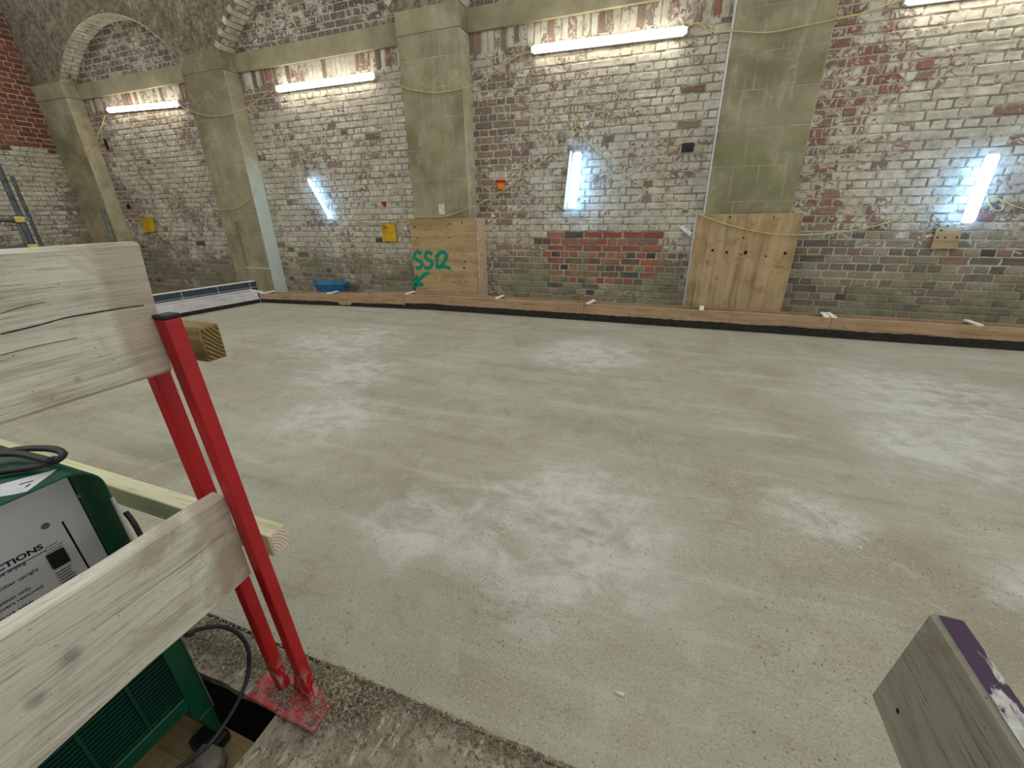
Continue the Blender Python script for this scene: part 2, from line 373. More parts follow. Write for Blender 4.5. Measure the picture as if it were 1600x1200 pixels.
def ribbon(mb, pts, w, nrm, lift):
    """flat brush stroke on a plane with normal nrm, joined as a thin solid"""
    pts = [Vector(p) for p in pts]; k = len(mb.v); m = len(pts); nrm = Vector(nrm)
    for i, p in enumerate(pts):
        d = (pts[min(i+1, m-1)]-pts[max(i-1, 0)]).normalized(); sd = d.cross(nrm).normalized()
        ww = w*(.85+.3*random.random())/2
        mb.v += [tuple(p+sd*ww+nrm*lift), tuple(p-sd*ww+nrm*lift)]
    for i in range(m-1): mb.f.append((k+2*i, k+2*i+1, k+2*i+3, k+2*i+2))

# ------------------------------------------------------------------ floor and ground
mb = MB(); nx, ny = 60, 34
xs = [-6.2+i*(12.6/nx) for i in range(nx+1)]; ys = [.535+j*(4.72/ny) for j in range(ny+1)]
for j, y in enumerate(ys):
    for x in xs:
        e = .012*(mnoise.noise((x*2.3, .3, .1))+.5*mnoise.noise((x*9, 2, 1))) if j == 0 else 0
        mb.v.append((x, y+e, .004*mnoise.noise((x*.8, y*.8, 0))))
w = nx+1
mb.f = [(j*w+i, j*w+i+1, (j+1)*w+i+1, (j+1)*w+i) for j in range(ny) for i in range(nx)]
k = len(mb.v); mb.v += [(p[0], p[1], -.06) for p in mb.v[:w]]; mb.f += [(i, k+i, k+i+1, i+1) for i in range(nx)]
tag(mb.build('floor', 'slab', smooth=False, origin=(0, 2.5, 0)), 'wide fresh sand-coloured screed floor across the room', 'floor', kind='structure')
mb = MB().box(-11, -6.2, -3.2, 5.4, -.2, -.01)
tag(mb.build('floor_side', 'earth'), 'dusty strip of floor beyond the left kerb', 'floor', kind='structure')
# landing (the camera stands here) and the ledge beside the pit
def rough_block(name, x0, x1, y0, y1, z0, z1, mat, label, dx=.03, amp=.006):
    mb = MB(); nx = max(2, int((x1-x0)/dx)); ny = max(2, int((y1-y0)/dx)); w = nx+1
    for j in range(ny+1):
        for i in range(nx+1):
            x = x0+(x1-x0)*i/nx; y = y0+(y1-y0)*j/ny
            e = .006*mnoise.noise((x*14, y*14, 4.2)) if i in (0, nx) or j in (0, ny) else 0
            mb.v.append((x+e, y+e*(j in (0,)), z1+amp*mnoise.noise((x*9, y*9, 1.7))+amp*.6*mnoise.noise((x*30, y*30, 3))))
    mb.f = [(j*w+i, j*w+i+1, (j+1)*w+i+1, (j+1)*w+i) for j in range(ny) for i in range(nx)]
    ring = [i for i in range(nx+1)]+[j*w+nx for j in range(1, ny+1)]+[ny*w+i for i in range(nx-1, -1, -1)]+[j*w for j in range(ny-1, 0, -1)]
    k = len(mb.v); mb.v += [(mb.v[i][0], mb.v[i][1], z0) for i in ring]; n = len(ring)
    mb.f += [(ring[i], k+i, k+(i+1) % n, ring[(i+1) % n]) for i in range(n)]
    return tag(mb.build(name, mat), label, 'floor', kind='structure')
rough_block('floor_landing', -.812, 1.6, -1.75, .53, -.03, -.006, 'landing', 'rough old concrete landing in the foreground beside the red post')
rough_block('floor_ledge', -4.6, -.80, .402, .53, -.035, -.006, 'landing', 'narrow rough concrete ledge between screed and sunken pit')
mb = MB().box(-.80, -.74, -1.75, .90, -.5, -.032).box(-4.6, -.74, .90, 1.0, -.5, -.07).box(-4.7, -4.6, -1.8, 1.0, -.5, -.05).box(-4.6, 1.6, -2.35, -1.75, -.5, -.01).box(-4.7, -.74, -1.8, 1.0, -.55, -.5)
tag(mb.build('wall_pit', 'bitumen_shade'), 'sides of the void under the ledge, coloured black for its shade', 'wall', kind='structure')  # the void's lack of light is put into this black colour
mb = MB().box(-4.6, -.80, -1.75, .372, -.19, -.165)
tag(mb.build('floor_pit', 'pitwood'), 'dusty plywood floor of the sunken pit under the machine', 'floor', kind='structure')

# ------------------------------------------------------------------ brick walls
def brick_shape(wd, h, dep=.032, seed=0):
    r = random.Random(seed); a, b = wd/2, h/2; c = .005
    ring = [(-1, -1), (0, -1), (1, -1), (1, 0), (1, 1), (0, 1), (-1, 1), (-1, 0)]
    v = []
    for (i, j) in ring:
        kn = c + (r.random()*.010 if i and j else r.random()*.004)
        v.append((i*(a-kn), r.uniform(-.002, .002), j*(b-kn*.8)))
    for (i, j) in ring: v.append((i*a+r.uniform(-.006, .003)*i, .005, j*b+r.uniform(-.0045, .003)*j))
    for (i, j) in ring: v.append((i*a, dep, j*b))
    f = [tuple(range(8))]
    for k in range(8):
        n = (k+1) % 8; f += [(k, 8+k, 8+n, n), (8+k, 16+k, 16+n, 8+n)]
    return v, f
SHAPES = {}
for kind, wd, h in (('S', .215, .065), ('H', .1025, .065), ('V', .065, .205)):
    SHAPES[kind] = [brick_shape(wd, h, seed=hash((kind == 'S', kind == 'H', q)) % 9999+q) for q in range(6)]
BM = {}
for kind in SHAPES:
    BM[kind] = []
    for q, (v, f) in enumerate(SHAPES[kind]):
        me = bpy.data.meshes.new('brick'); me.from_pydata(v, [], f); me.materials.append(M['brick_o'])
        bm = bmesh.new(); bm.from_mesh(me); bmesh.ops.recalc_face_normals(bm, faces=bm.faces); bm.to_mesh(me); bm.free()
        BM[kind].append(me)
SIZE = {'S': (.215, .065), 'H': (.1025, .065), 'V': (.065, .205)}

class Rec: pass
def bond(u0, u1, z0, z1, phase=0.0, zoff=-.032, first=0, keep=None):
    """English bond over a rectangle; returns (kind, uc, zc, width)"""
    out = []; k0 = int(math.floor((z0-zoff)/.075)); k = k0
    while zoff+k*.075 < z1-.02:
        zc = zoff+k*.075+.0375
        if zc-.0375 >= z0-.03:
            s = (k+first) % 2; L = .225 if s == 0 else .1125; kind = 'S' if s == 0 else 'H'
            u = phase + (0 if s == 0 else .05625)
            u += math.floor((u0-u)/L)*L
            while u < u1:
                a, b = max(u, u0), min(u+L, u1)
                if b-a > .035: out.append([kind if b-a > .14 or kind == 'H' else 'H', (a+b)/2, zc, b-a-.010])
                u += L
        k += 1
    return out

def place_bricks(wall, recs, frame, colour, proud=.0055, limit=300):
    """frame(u, z, d) -> world point; the largest in view become parts, the rest one mass"""
    O = wl(wall); items = []
    for (kind, u, z, wd) in recs:
        c = colour(u, z, kind)
        if c is None: continue
        a = proj(frame(u-wd/2, z-.03, 0)); b = proj(frame(u+wd/2, z-.03, 0)); d = proj(frame(u-wd/2, z+.03, 0))
        area = 0
        if a and b and d:
            m = frame(u, z, 0); q = proj(m)
            if q and -10 < q[0] < 1610 and -10 < q[1] < 1210 and visible(m): area = abs((b[0]-a[0])*(d[1]-a[1])-(b[1]-a[1])*(d[0]-a[0]))
        items.append((area, kind, u, z, wd, c))
    items.sort(key=lambda t: -t[0])
    e0 = frame(0, 0, 0); ex = frame(1, 0, 0)-e0; ey = frame(0, 0, 1)-e0
    R = Matrix((ex, -ey, Vector((0, 0, 1)))).transposed()
    mv, mf, mc = [], [], []
    for i, (area, kind, u, z, wd, c) in enumerate(items):
        q = random.randrange(6); pr = proud+random.uniform(-.003, .003)
        sx = wd/SIZE[kind][0]; sz = random.uniform(.965, 1.03); rot = random.uniform(-.012, .012)
        if i < limit and area > 30:
            o = bpy.data.objects.new('brick', BM[kind][q]); COL.objects.link(o); o.parent = wall
            T = Matrix.Translation(frame(u, z, pr)-O) @ R.to_4x4() @ Matrix.Rotation(rot, 4, 'Y') @ Matrix.Diagonal((sx, 1, sz, 1))
            o.matrix_local = T; o.color = c
        else:
            k = len(mv); cr, sr = math.cos(rot), math.sin(rot); p0 = frame(u, z, pr)
            for (x, y, zz) in SHAPES[kind][q][0]:
                x *= sx; zz *= sz
                mv.append(p0 + ex*(x*cr-zz*sr) - ey*y + Vector((0, 0, x*sr+zz*cr))); mc.append(c)
            mf += [tuple(t+k for t in f) for f in SHAPES[kind][q][1]]
    if mv:
        me = bpy.data.meshes.new('brickwork'); me.from_pydata([p-O for p in mv], [], mf)
        ca = me.color_attributes.new('wash', 'FLOAT_COLOR', 'POINT'); ca.data.foreach_set('color', [x for c in mc for x in c])
        bm = bmesh.new(); bm.from_mesh(me); bmesh.ops.recalc_face_normals(bm, faces=bm.faces); bm.to_mesh(me); bm.free()
        me.materials.append(M['brick_s']); o = bpy.data.objects.new('brickwork', me); COL.objects.link(o); o.parent = wall; o['kind'] = 'stuff'

PIERS = [(-10.24, -9.445), (-6.663, -5.882), (-3.151, -2.379), (.276, 1.036), (3.73, 4.50)]
def visible(m):
    # hidden behind a pier? (line of sight crosses the pier front plane within its width)
    if m.y > YF:
        x = m.x*YF/m.y
        for a, b in PIERS:
            if a < x < b: return False
    q = proj(m)
    if q[1] > 500 and m.y > 5: return False
    if q[0] < 250 and q[1] > 385: return False
    return True

def backing(name, u0, u1, z0, z1, frame, mort, label, arch=None, step=.12):
    mb = MB(); nu = max(2, int((u1-u0)/step)); nz = max(2, int((z1-z0)/step)); cols = []
    for j in range(nz+1):
        for i in range(nu+1):
            u = u0+(u1-u0)*i/nu; z = z0+(z1-z0)*j/nz; p = frame(u, z, 0); mb.v.append(tuple(p)); cols.append(mort(u, z))
    mb.f = [(j*(nu+1)+i, j*(nu+1)+i+1, (j+1)*(nu+1)+i+1, (j+1)*(nu+1)+i) for j in range(nz) for i in range(nu)]
    k = len(mb.v)
    for j, i in ((0, 0), (0, nu), (nz, nu), (nz, 0)):
        mb.v.append(tuple(frame(u0+(u1-u0)*i/nu, z0+(z1-z0)*j/nz, -.25))); cols.append(mort(u0, z0))
    mb.f.append((k+3, k+2, k+1, k))
    o = mb.build(name, 'mortar', origin=tuple(frame((u0+u1)/2, z0, 0)))
    ca = o.data.color_attributes.new('wash', 'FLOAT_COLOR', 'POINT'); ca.data.foreach_set('color', [x for c in cols for x in c])
    return tag(o, label, 'wall', kind='structure')

def jit(c, a=.12):
    k = 1+random.uniform(-a, a); return (c[0]*k*(1+random.uniform(-.05, .05)), c[1]*k, c[2]*k*(1+random.uniform(-.05, .05)))
OLD = [lin(132, 108, 97), lin(122, 100, 90), lin(140, 114, 101), lin(130, 114, 102), lin(114, 93, 85)]
REDS = [lin(146, 96, 84), lin(134, 86, 78), lin(126, 80, 74), lin(144, 102, 92)]
DARK = [lin(104, 97, 90), lin(112, 106, 97), lin(94, 90, 87)]
DULL = [lin(146, 138, 122), lin(134, 126, 110), lin(150, 140, 125)]
PAL = {'O': lin(160, 94, 74), 'R': lin(144, 78, 66), 'D': lin(104, 76, 68), 'K': lin(64, 64, 70), 'M': lin(138, 100, 90), 'P': lin(116, 86, 90), 'G': lin(136, 128, 112)}
nz2 = lambda x, z, s, o=0: mnoise.noise((x*s, z*s, o))
def ss(v, a, b):
    t = max(0, min(1, (v-a)/(b-a))); return t*t*(3-2*t)
XS = P(855, 361, Y=YD).x            # left end of the red repair patch
ZTOP = .943
ROWS = ['OKRRRR', 'DRRORMRMOMMM', 'RRPRRRO', 'RKRRGOMOOKRK', 'RDKDODO', 'DDKOGODDKDOGO', 'ODRMDKR', 'KODRKGRODRD']
ROWX = [(0.0, 1.30), (-.02, 1.33), (-.02, 1.335), (0, 1.34), (-.035, 1.34), (-.04, 1.30), (-.04, 1.25), (-.05, 1.235)]
def cover(x, z):
    """how much limewash survives, bay by bay; arch heads lowered for roof shade"""
    if x < -6.2:      # first bay
        c = .72 - .35*ss(x, -8.7, -9.4) - .45*ss(z, .75, .3) - .35*ss(z, 2.55, 2.85)
        if z > 3.1: c = .42  # arch heads: thinner wash also stands in for the shade of a roof
    elif x < -2.8:    # second bay
        c = .80 - .55*ss(z, .75, .35) - .60*ss(x, -5.0, -5.5)*ss(z, 2.45, 2.6) - .35*ss(z, 2.85, 2.95)
        c -= .45*max(0, 1-abs(x+4.55)/.45)*max(0, 1-abs(z-.85)/.35)
        if z > 3.1: c = .40
    elif x < .6:      # third bay
        c = .80 - .42*ss(x, -1.45, -2.0)*ss(z, .9, 1.2)*ss(z, 2.6, 2.3) - .55*ss(z, .95, .45)
        c -= .22*ss(z, 2.3, 2.5)*ss(x, -1.2, -1.9)
        if z > 3.1: c = .40
    else:             # fourth bay
        c = .58 + .40*ss(x, 1.75, 2.25)*ss(z, 1.55, 1.8) + .25*ss(x, 1.8, 2.2)*ss(z, .85, 1.1) - .60*ss(z, 1.0, .65)
        c += .15*ss(z, 1.15, 1.35)*ss(z, 1.75, 1.5)
    return max(.02, min(.97, c + .22*nz2(x, z, 1.3, 5)))
def mort_c(x, z):
    c = cover(x, z); pale = lin(184, 176, 158); dk = lin(138, 130, 114); gr = lin(134, 128, 108)  # darker joints under surviving wash: dirt plus recess shade in the colour
    t = ss(c, .45, .75); col = tuple(pale[i]*(1-t)+dk[i]*t for i in range(3))
    g = ss(z, .6, .2)*.6; return tuple(col[i]*(1-g)+gr[i]*g for i in range(3))+(c,)
def back_colour(x, z, kind):
    k = int(round((ZTOP-z-.0375)/.075))
    if -2.3 < x < .2 and 0 <= k < 8:
        a, b = ROWX[k]; u = x-XS
        if a-.02 < u < b:
            s = ROWS[k]; L = .225 if k % 2 == 0 else .1125
            c = PAL[s[max(0, min(len(s)-1, int((u-a)/(b-a)*len(s))))]]
            return jit(c, .10)+(.0 if random.random() < .85 else .2,)
    c = cover(x, z)
    if kind == 'V': base = random.choice(REDS+OLD+OLD); c = random.choice((.25, .5, .75, .9))
    elif x > 1.0 and z > 1.0: base = random.choice(REDS+OLD[:3])
    elif z < .5: base = random.choice(DULL+DULL+DARK+OLD[:2])
    elif x > 1.0: base = random.choice(DARK+DULL+OLD[:1])
    elif z > 3.1: base = random.choice(DARK+DARK+OLD[:2])  # dull arch-head bricks, darkened further in place of roof shade
    else: base = random.choice(OLD+OLD+DARK[:2])
    if z < .9 and random.random() < .05: base = lin(72, 68, 68); c = 0
    if random.random() < .03 and z > .6: c *= .5
    return jit(base)+(max(0, min(1, c+random.uniform(-.16, .12))),)

back_frame = lambda u, z, d: Vector((u, YD-d, z))
ARCH_W, ARCH_RISE, SPRING = None, .65, 3.2
def arch_top(x, a, b):
    w2 = (b-a)/2; R = (w2*w2+ARCH_RISE**2)/(2*ARCH_RISE); u = x-(a+b)/2
    return SPRING+ARCH_RISE-R+math.sqrt(max(0, R*R-u*u))
BAYS = [(-9.445, -6.663, 'far left brick bay with the first long tube light'), (-5.882, -3.151, 'second brick bay from the left above the blue tub'),
        (-2.379, .276, 'third brick bay with the square of bare red bricks'), (1.036, 3.73, 'rightmost brick bay with flaking white paint over red bricks')]
WALLS = []
for i, (a, b, lab) in enumerate(BAYS):
    wall = backing('wall_back', a-.05, b+.05, -.02, 4.0, back_frame, mort_c, 'limewashed wall of the '+lab)
    WALLS.append(wall)
    recs = bond(a, b, .0, 2.78, phase=XS, first=0 if i != 3 else 1)
    u = a+.0375
    while u < b-.03: recs.append(['V', u, 2.885, .065]); u += .075
    recs += [r for r in bond(a, b, 3.21, 3.95, phase=XS) if r[2]+.03 < arch_top(r[1], a, b)+.03]
    place_bricks(wall, recs, back_frame, back_colour)
    # string course across the bay
    mb = MB().box(a, b, YD-.035, YD+.02, 2.985, 3.2)
    mb.build('string_course', 'band', wall, bevel=.006)

# end wall: raw red brick over limewashed brick
XE = -10.22
end_frame = lambda u, z, d: Vector((XE+d, u, z))
def end_colour(y, z, kind):
    top = 2.30 + .075*math.floor(2*nz2(y, 0, 2.5))
    if z > top: return jit(random.choice([lin(122, 72, 60), lin(112, 64, 54), lin(130, 78, 64), lin(104, 60, 52)]))+(0,)
    c = .82 - .5*ss(y, 4.45, 4.9)*ss(z, 1.9, 1.5) - .25*ss(z, 1.0, .7)
    return jit(random.choice(OLD+DULL))+(max(0, min(1, c+random.uniform(-.12, .12)+.2*nz2(y, z, 1.4))),)
def end_mort(y, z):
    return lin(192, 172, 144)+(0,) if z > 2.3 else lin(128, 124, 106)+(.7,)
wl_end = backing('wall_left', -2.3, 5.3, -.02, 4.6, end_frame, end_mort, 'end wall at far left, raw red brick above old pale limewash')
place_bricks(wl_end, bond(1.6, YF+.02, .35, 4.6, phase=.03, first=1), end_frame, end_colour, proud=.007)

# piers with scored render blocks
PLAB = ['rendered corner pier against the end wall', 'rendered pier with pale green limewashed side, left of the diagonal tube', 'rendered pier behind the plywood with green graffiti',
        'rendered pier with green algae behind the plain plywood sheet', 'rendered pier beyond the rightmost brick bay']
for i, (a, b) in enumerate(PIERS):
    pier = empty('wall_pier', ((a+b)/2, (YF+YD)/2, 0), PLAB[i], 'wall', kind='structure')
    MB().box(a+.006, b-.006, YF+.0028, YD+.1, 0, 3.0).build('core', 'joint', pier)
    z = .02; k = 0
    while z < 2.97:
        h = min(.30+random.uniform(-.03, .03), 2.98-z)
        if 2.98-(z+h) < .12: h = 2.98-z
        cuts = [a]+sorted([a+(b-a)*q for q in ((.34, .68) if k % 2 else (.24, .55, .82)) if random.random() < .8 or k % 2])+[b]
        cuts = [c+(random.uniform(-.03, .03) if c not in (a, b) else 0) for c in cuts]
        for q in range(len(cuts)-1):
            g = .0028
            MB().box(cuts[q]+(g if q else 0), cuts[q+1]-(g if q < len(cuts)-2 else 0), YF+random.uniform(-.001, .001), YF+.03, z+g, z+h-g).build('stone_block', 'pier', pier, bevel=.0012)
        z += h; k += 1
    MB().box(a-.003, b+.007, YF-.007, YD+.05, 2.985, 3.2).build('impost', 'pier', pier, bevel=.004)
    if i != 0: MB().box(a-.004, a+.012, YF+.004, YD+.02, 0, 2.98).build('left_reveal', 'white' if i == 3 else 'pier', pier, bevel=.002)
    # right-hand reveal with a slightly ragged limewash edge
    MB().box(b-.012, b+.004, YF+.004, YD+.02, 0, 2.98).build('right_reveal', 'reveal' if i == 1 else 'reveal_beige', pier, bevel=.002)
    if i == 1:
        MB().hexa([P(366, 345, Y=YF-.002), P(369, 345, Y=YF-.002), P(369, 345, Y=YF+.01), P(366, 345, Y=YF+.01), P(385, 418, Y=YF-.002), P(388.5, 418, Y=YF-.002), P(388.5, 418, Y=YF+.01), P(385, 418, Y=YF+.01)]).build('chase', 'timber_dark', pier)
        MB().bar(P(383, 418, Y=YF-.003), P(424, 420, Y=YF-.003), .006, .014).build('mortar_line', 'palejoint', pier)
    if i == 2:
        c = P(690, 327, Y=YF-.003); MB().box(c.x-.04, c.x+.04, YF-.004, YF+.002, c.z-.06, c.z+.06).build('patch', 'palejoint', pier)

# spandrel wall over the arches
mb = MB(); TOPZ = 5.2
def strip(x0, z0, x1, z1):
    k = len(mb.v); mb.v += [(x0, YF, z0), (x1, YF, z1), (x1, YF, TOPZ), (x0, YF, TOPZ)]; mb.f.append((k, k+1, k+2, k+3))
    k = len(mb.v); mb.v += [(x0, YF, z0), (x1, YF, z1), (x1, YF+.45, z1), (x0, YF+.45, z0)]; mb.f.append((k, k+1, k+2, k+3))
for a, b in PIERS: strip(a, SPRING, b, SPRING)
for a, b, _ in BAYS:
    n = 40
    for q in range(n):
        x0 = a+(b-a)*q/n; x1 = a+(b-a)*(q+1)/n; strip(x0, arch_top(x0, a, b), x1, arch_top(x1, a, b))
sp = tag(mb.build('wall_spandrel', 'spandrel', origin=(-3, YF, SPRING)), 'rough plastered wall above the piers around the shallow arches', 'wall', kind='structure')
# soffit voussoirs of the arches
for bi, (a, b, _) in enumerate(BAYS[:3]):
    w2 = (b-a)/2; R = (w2*w2+ARCH_RISE**2)/(2*ARCH_RISE); cx = (a+b)/2; cz = SPRING+ARCH_RISE-R; th = math.asin(w2/R)
    n = int(2*th*R/.077)
    for q in range(n):
        t = -th+(q+.5)*2*th/n; hw = th/n*.86
        segs = [(YF+.002, YD-.004)] if q % 2 == 0 else [(YF+.002, YF+.112), (YF+.122, YD-.004)]
        if bi == 1: segs = [(YF-.012, YD-.004)] if q % 2 == 0 else [(YF+.022, YF+.125), (YF+.133, YD-.004)]
        for (y0, y1) in segs:
            r0 = R-.012-random.uniform(0, .006); r1 = R+.05
            pt = lambda r, s: (cx+r*math.sin(t+s*hw), cz+r*math.cos(t+s*hw))
            A, B, C2, D2 = pt(r0, -1), pt(r0, 1), pt(r1, 1), pt(r1, -1)
            m2 = MB().hexa([(A[0], y0, A[1]), (B[0], y0, B[1]), (B[0], y1, B[1]), (A[0], y1, A[1]), (D2[0], y0, D2[1]), (C2[0], y0, C2[1]), (C2[0], y1, C2[1]), (D2[0], y1, D2[1])])
            o = m2.build('voussoir', 'brick_o', sp)
            low = ss(abs(t), .5*th, th)
            o.color = jit(lin(134, 112, 98) if bi == 0 else lin(128, 118, 104))+(((1.0-.35*low) if bi == 0 else (1.0 if q % 2 == 0 else .72)),)

# the rest of the hall behind the camera: rear wall carrying one inferred and two added battens
rear = tag(MB().box(-11, 7, -2.6, -2.35, -.2, 3.4).build('wall_rear', 'spandrel'), 'plastered wall behind the landing', 'wall', kind='structure')

# ------------------------------------------------------------------ kerb shuttering along the far side
def ktop(x): return .125+.065*ss(x, -5.65, -3.0)
KP = [(-5.65, 4.40), (-2.9, 4.665), (6.0, 4.672)]
def ky(x):
    for (x0, y0), (x1, y1) in zip(KP, KP[1:]):
        if x <= x1: return y0+(y1-y0)*(x-x0)/(x1-x0)
    return KP[-1][1]
joints = [-5.575, P(633.5, 465, Y=4.66).x, P(912.5, 478, Y=4.67).x, P(1297, 508, Y=4.67).x, 3.9]
klab = ['left length of brown shutter board, in front of the blue tub', 'second brown shutter board, in front of the graffiti plywood', 'third brown shutter board, in front of the plain plywood', 'rightmost brown shutter board under the algae-stained bricks']
for i in range(4):
    x0, x1 = joints[i]+.002, joints[i+1]-.002
    kb = empty('kerb_shutter', ((x0+x1)/2, ky((x0+x1)/2), 0), klab[i], 'kerb board', 'shutter boards along the far wall')
    def run(y_off, th, zlo, dz, name, mat):
        m2 = MB(); n = 14; kk = 0
        for q in range(n+1):
            x = x0+(x1-x0)*q/n; y = ky(x)+y_off; zt = ktop(x)+dz
            m2.v += [(x, y, zlo), (x, y+th, zlo), (x, y+th, zt), (x, y, zt)]
            if q:
                c = 4*q; m2.f += [(c-4, c, c+3, c-1), (c-4, c-3, c+1, c), (c-3, c-2, c+2, c+1), (c-2, c-1, c+3, c+2)]
        m2.f += [(0, 3, 2, 1), (4*n, 4*n+1, 4*n+2, 4*n+3)]
        return m2.build(name, mat, kb)
    run(0, .022, 0.0, 0, 'front_board', 'kerbwood'); run(.15, .022, 0.0, .002, 'back_board', 'kerbwood')
    m2 = MB()
    for q in range(14):
        xa, xb = x0+(x1-x0)*q/14, x0+(x1-x0)*(q+1)/14
        m2.hexa([(xa, ky(xa)-.001, ktop(xa)), (xb, ky(xb)-.001, ktop(xb)), (xb, ky(xb)+.012, ktop(xb)), (xa, ky(xa)+.012, ktop(xa)), (xa, ky(xa)-.001, ktop(xa)+.003), (xb, ky(xb)-.001, ktop(xb)+.003), (xb, ky(xb)+.012, ktop(xb)+.003), (xa, ky(xa)+.012, ktop(xa)+.003)])
    m2.build('top_edge', 'plyedge', kb)
    # black damp strip with a torn upper edge
    m2 = MB(); n = int((x1-x0)/.025); base = .078-.024*(i == 0)
    for q in range(n+1):
        x = x0+(x1-x0)*q/n; y = ky(x)
        h = base+.012*mnoise.noise((x*3, 1, 1))+.007*mnoise.noise((x*18, 4, 1)) - .035*(abs(x-P(535, 473, Y=4.5).x) < .10)
        m2.v += [(x, y-.008, .001), (x, y-.006, h), (x, y+.001, h)]
        if q: c = 3*q; m2.f += [(c-3, c, c+1, c-2), (c-2, c+1, c+2, c-1)]
    m2.build('damp_strip', 'bitumen_shade', kb)
sps = [(414, 456, 'end'), (517, 456, 0), (640, 459, 0), (779, 466, 0), (920, 473, 0), (1095, 484, 0), (1288, 494, 0), (1300, 495, 0), (1524, 508, 0)]
slab_ = ['nearest the left corner', 'just in front of the blue tub', 'at the left foot of the graffiti plywood', 'right of the graffiti plywood', 'below the red brick patch', 'at the foot of the plain plywood', 'the left one of the close pair', 'the right one of the close pair', 'farthest right on the kerb']
for i, (px, py, e) in enumerate(sps):
    p = P(px, py, Y=ky(P(px, py, Y=4.6).x)+.06); x = p.x; sl = .12 if e == 'end' else random.uniform(-.10, .10)
    if i in (4,): sl = .25
    z = ktop(x)
    MBx = MB().hexa([(x-.022, ky(x)-.004, z), (x+.022, ky(x)-.004, z), (x+.022+sl*.17, ky(x)+.176, z+.002), (x-.022+sl*.17, ky(x)+.176, z+.002), (x-.022, ky(x)-.004, z+.016), (x+.022, ky(x)-.004, z+.016), (x+.022+sl*.17, ky(x)+.176, z+.018), (x-.022+sl*.17, ky(x)+.176, z+.018)])
    tag(MBx.build('kerb_spacer', 'whitewood', bevel=.002), 'white wooden spacer bridging the kerb boards, '+slab_[i], 'spacer', 'white spacers on the kerb boards')

# left return of the kerb
def lx(y): return -5.60-(4.33-y)*.19
lk = empty('kerb_shutter', (lx(3.6), 3.6, 0), 'pale lilac-white shutter board turning toward the camera at the left corner', 'kerb board')
def lrun(x_off, th, z0, z1, name, mat, parent, y0=2.3, y1=4.395):
    return MB().hexa([(lx(y0)+x_off, y0, z0), (lx(y0)+x_off+th, y0, z0), (lx(y1)+x_off+th, y1, z0), (lx(y1)+x_off, y1, z0), (lx(y0)+x_off, y0, z1), (lx(y0)+x_off+th, y0, z1), (lx(y1)+x_off+th, y1, z1), (lx(y1)+x_off, y1, z1)]).build(name, mat, parent, bevel=.002)
lrun(-.022, .022, 0, .165, 'front_board', 'kerbwhite', lk); lrun(-.16, .022, 0, .185, 'back_board', 'kerbwhite', lk, y1=4.40)
lrun(-.002, .009, .001, .05, 'damp_strip', 'bitumen_shade', lk)
MB().bar((lx(4.40)-.16, 4.40, .172), (lx(4.43)+.02, 4.46, .135), .03, .03).build('end_block', 'whitewood', lk)
bw = empty('brick_upstand', (lx(3.6)-.28, 3.6, 0), 'low upstand of dark blue engineering bricks behind the pale shutter', 'brick kerb')
lrun(-.30, .10, 0, .285, 'mortar_bed', 'palejoint', bw, y1=4.55)
y = 2.3
while y < 4.5:
    y1 = min(y+.43, 4.55)
    for (z0, z1) in ((.205, .28), (.12, .195), (.035, .11)):
        m2 = MB().hexa([(lx(y)-.305, y+.006, z0), (lx(y)-.192, y+.006, z0), (lx(y1)-.192, y1-.006, z0), (lx(y1)-.305, y1-.006, z0), (lx(y)-.305, y+.006, z1), (lx(y)-.192, y+.006, z1), (lx(y1)-.192, y1-.006, z1), (lx(y1)-.305, y1-.006, z1)])
        m2.build('brick', 'bluebrick', bw, bevel=.003)
    y += .43

# ------------------------------------------------------------------ plywood at the pier feet
YP = 4.889
def ply_box(p, x0, x1, ztop, mat, side, label, holes):
    pb = empty('plywood_casing', ((x0+x1)/2, YP+.01, 0), label, 'plywood')
    MB().box(x0, x1, YP, YP+.018, .0, ztop).build('sheet', mat, pb, bevel=.0015)
    if side > 0: MB().box(x1-.002, x1+.018, YP+.02, YD-.012, 0, ztop).build('side_panel', 'plyedge', pb)
    else: MB().box(x0-.004, x0+.016, YP+.019, YD-.012, 0, ztop+.004).build('side_panel', 'white', pb)
    for (px, py, r) in holes:
        c = P(px, py, Y=YP); n = 10
        MB().add([(c.x+r*math.cos(6.283*q/n), YP-.0012, c.z+r*1.2*math.sin(6.283*q/n)) for q in range(n)]+[(c.x, YP-.0014, c.z)], [(q, (q+1) % n, n) for q in range(n)]).build('screw_hole', 'dark', pb)
    return pb
z4 = lambda x, y: (600+x/8, 330+y/8)
H2 = [z4(388, 198)+(.010,), z4(420, 330)+(.008,), z4(820, 160)+(.009,), z4(975, 143)+(.009,), z4(820, 330)+(.009,), z4(1010, 628)+(.010,), z4(1002, 710)+(.012,), z4(852, 752)+(.008,), z4(875, 888)+(.009,), z4(1020, 880)+(.008,), z4(875, 1040)+(.009,), z4(415, 486)+(.007,), z4(432, 738)+(.006,), z4(1005, 553)+(.006,), z4(710, 240)+(.006,)]
x5 = lambda x, y: (1040+x*.1833, 300+y*.1833)
H3 = [x5(400, 497)+(.012,), x5(520, 515)+(.012,), x5(682, 517)+(.016,), x5(1018, 522)+(.013,), x5(855, 548)+(.008,), x5(550, 215)+(.009,), x5(665, 390)+(.008,), x5(925, 215)+(.006,), x5(645, 533)+(.007,)]
pg = ply_box('g', P(638.5, 341, Y=YP).x, P(742, 342, Y=YP).x, P(690, 341.5, Y=YP).z, 'plyx', 1, 'plywood sheet with green spray-painted SS12 and arrow at a pier foot', H2)
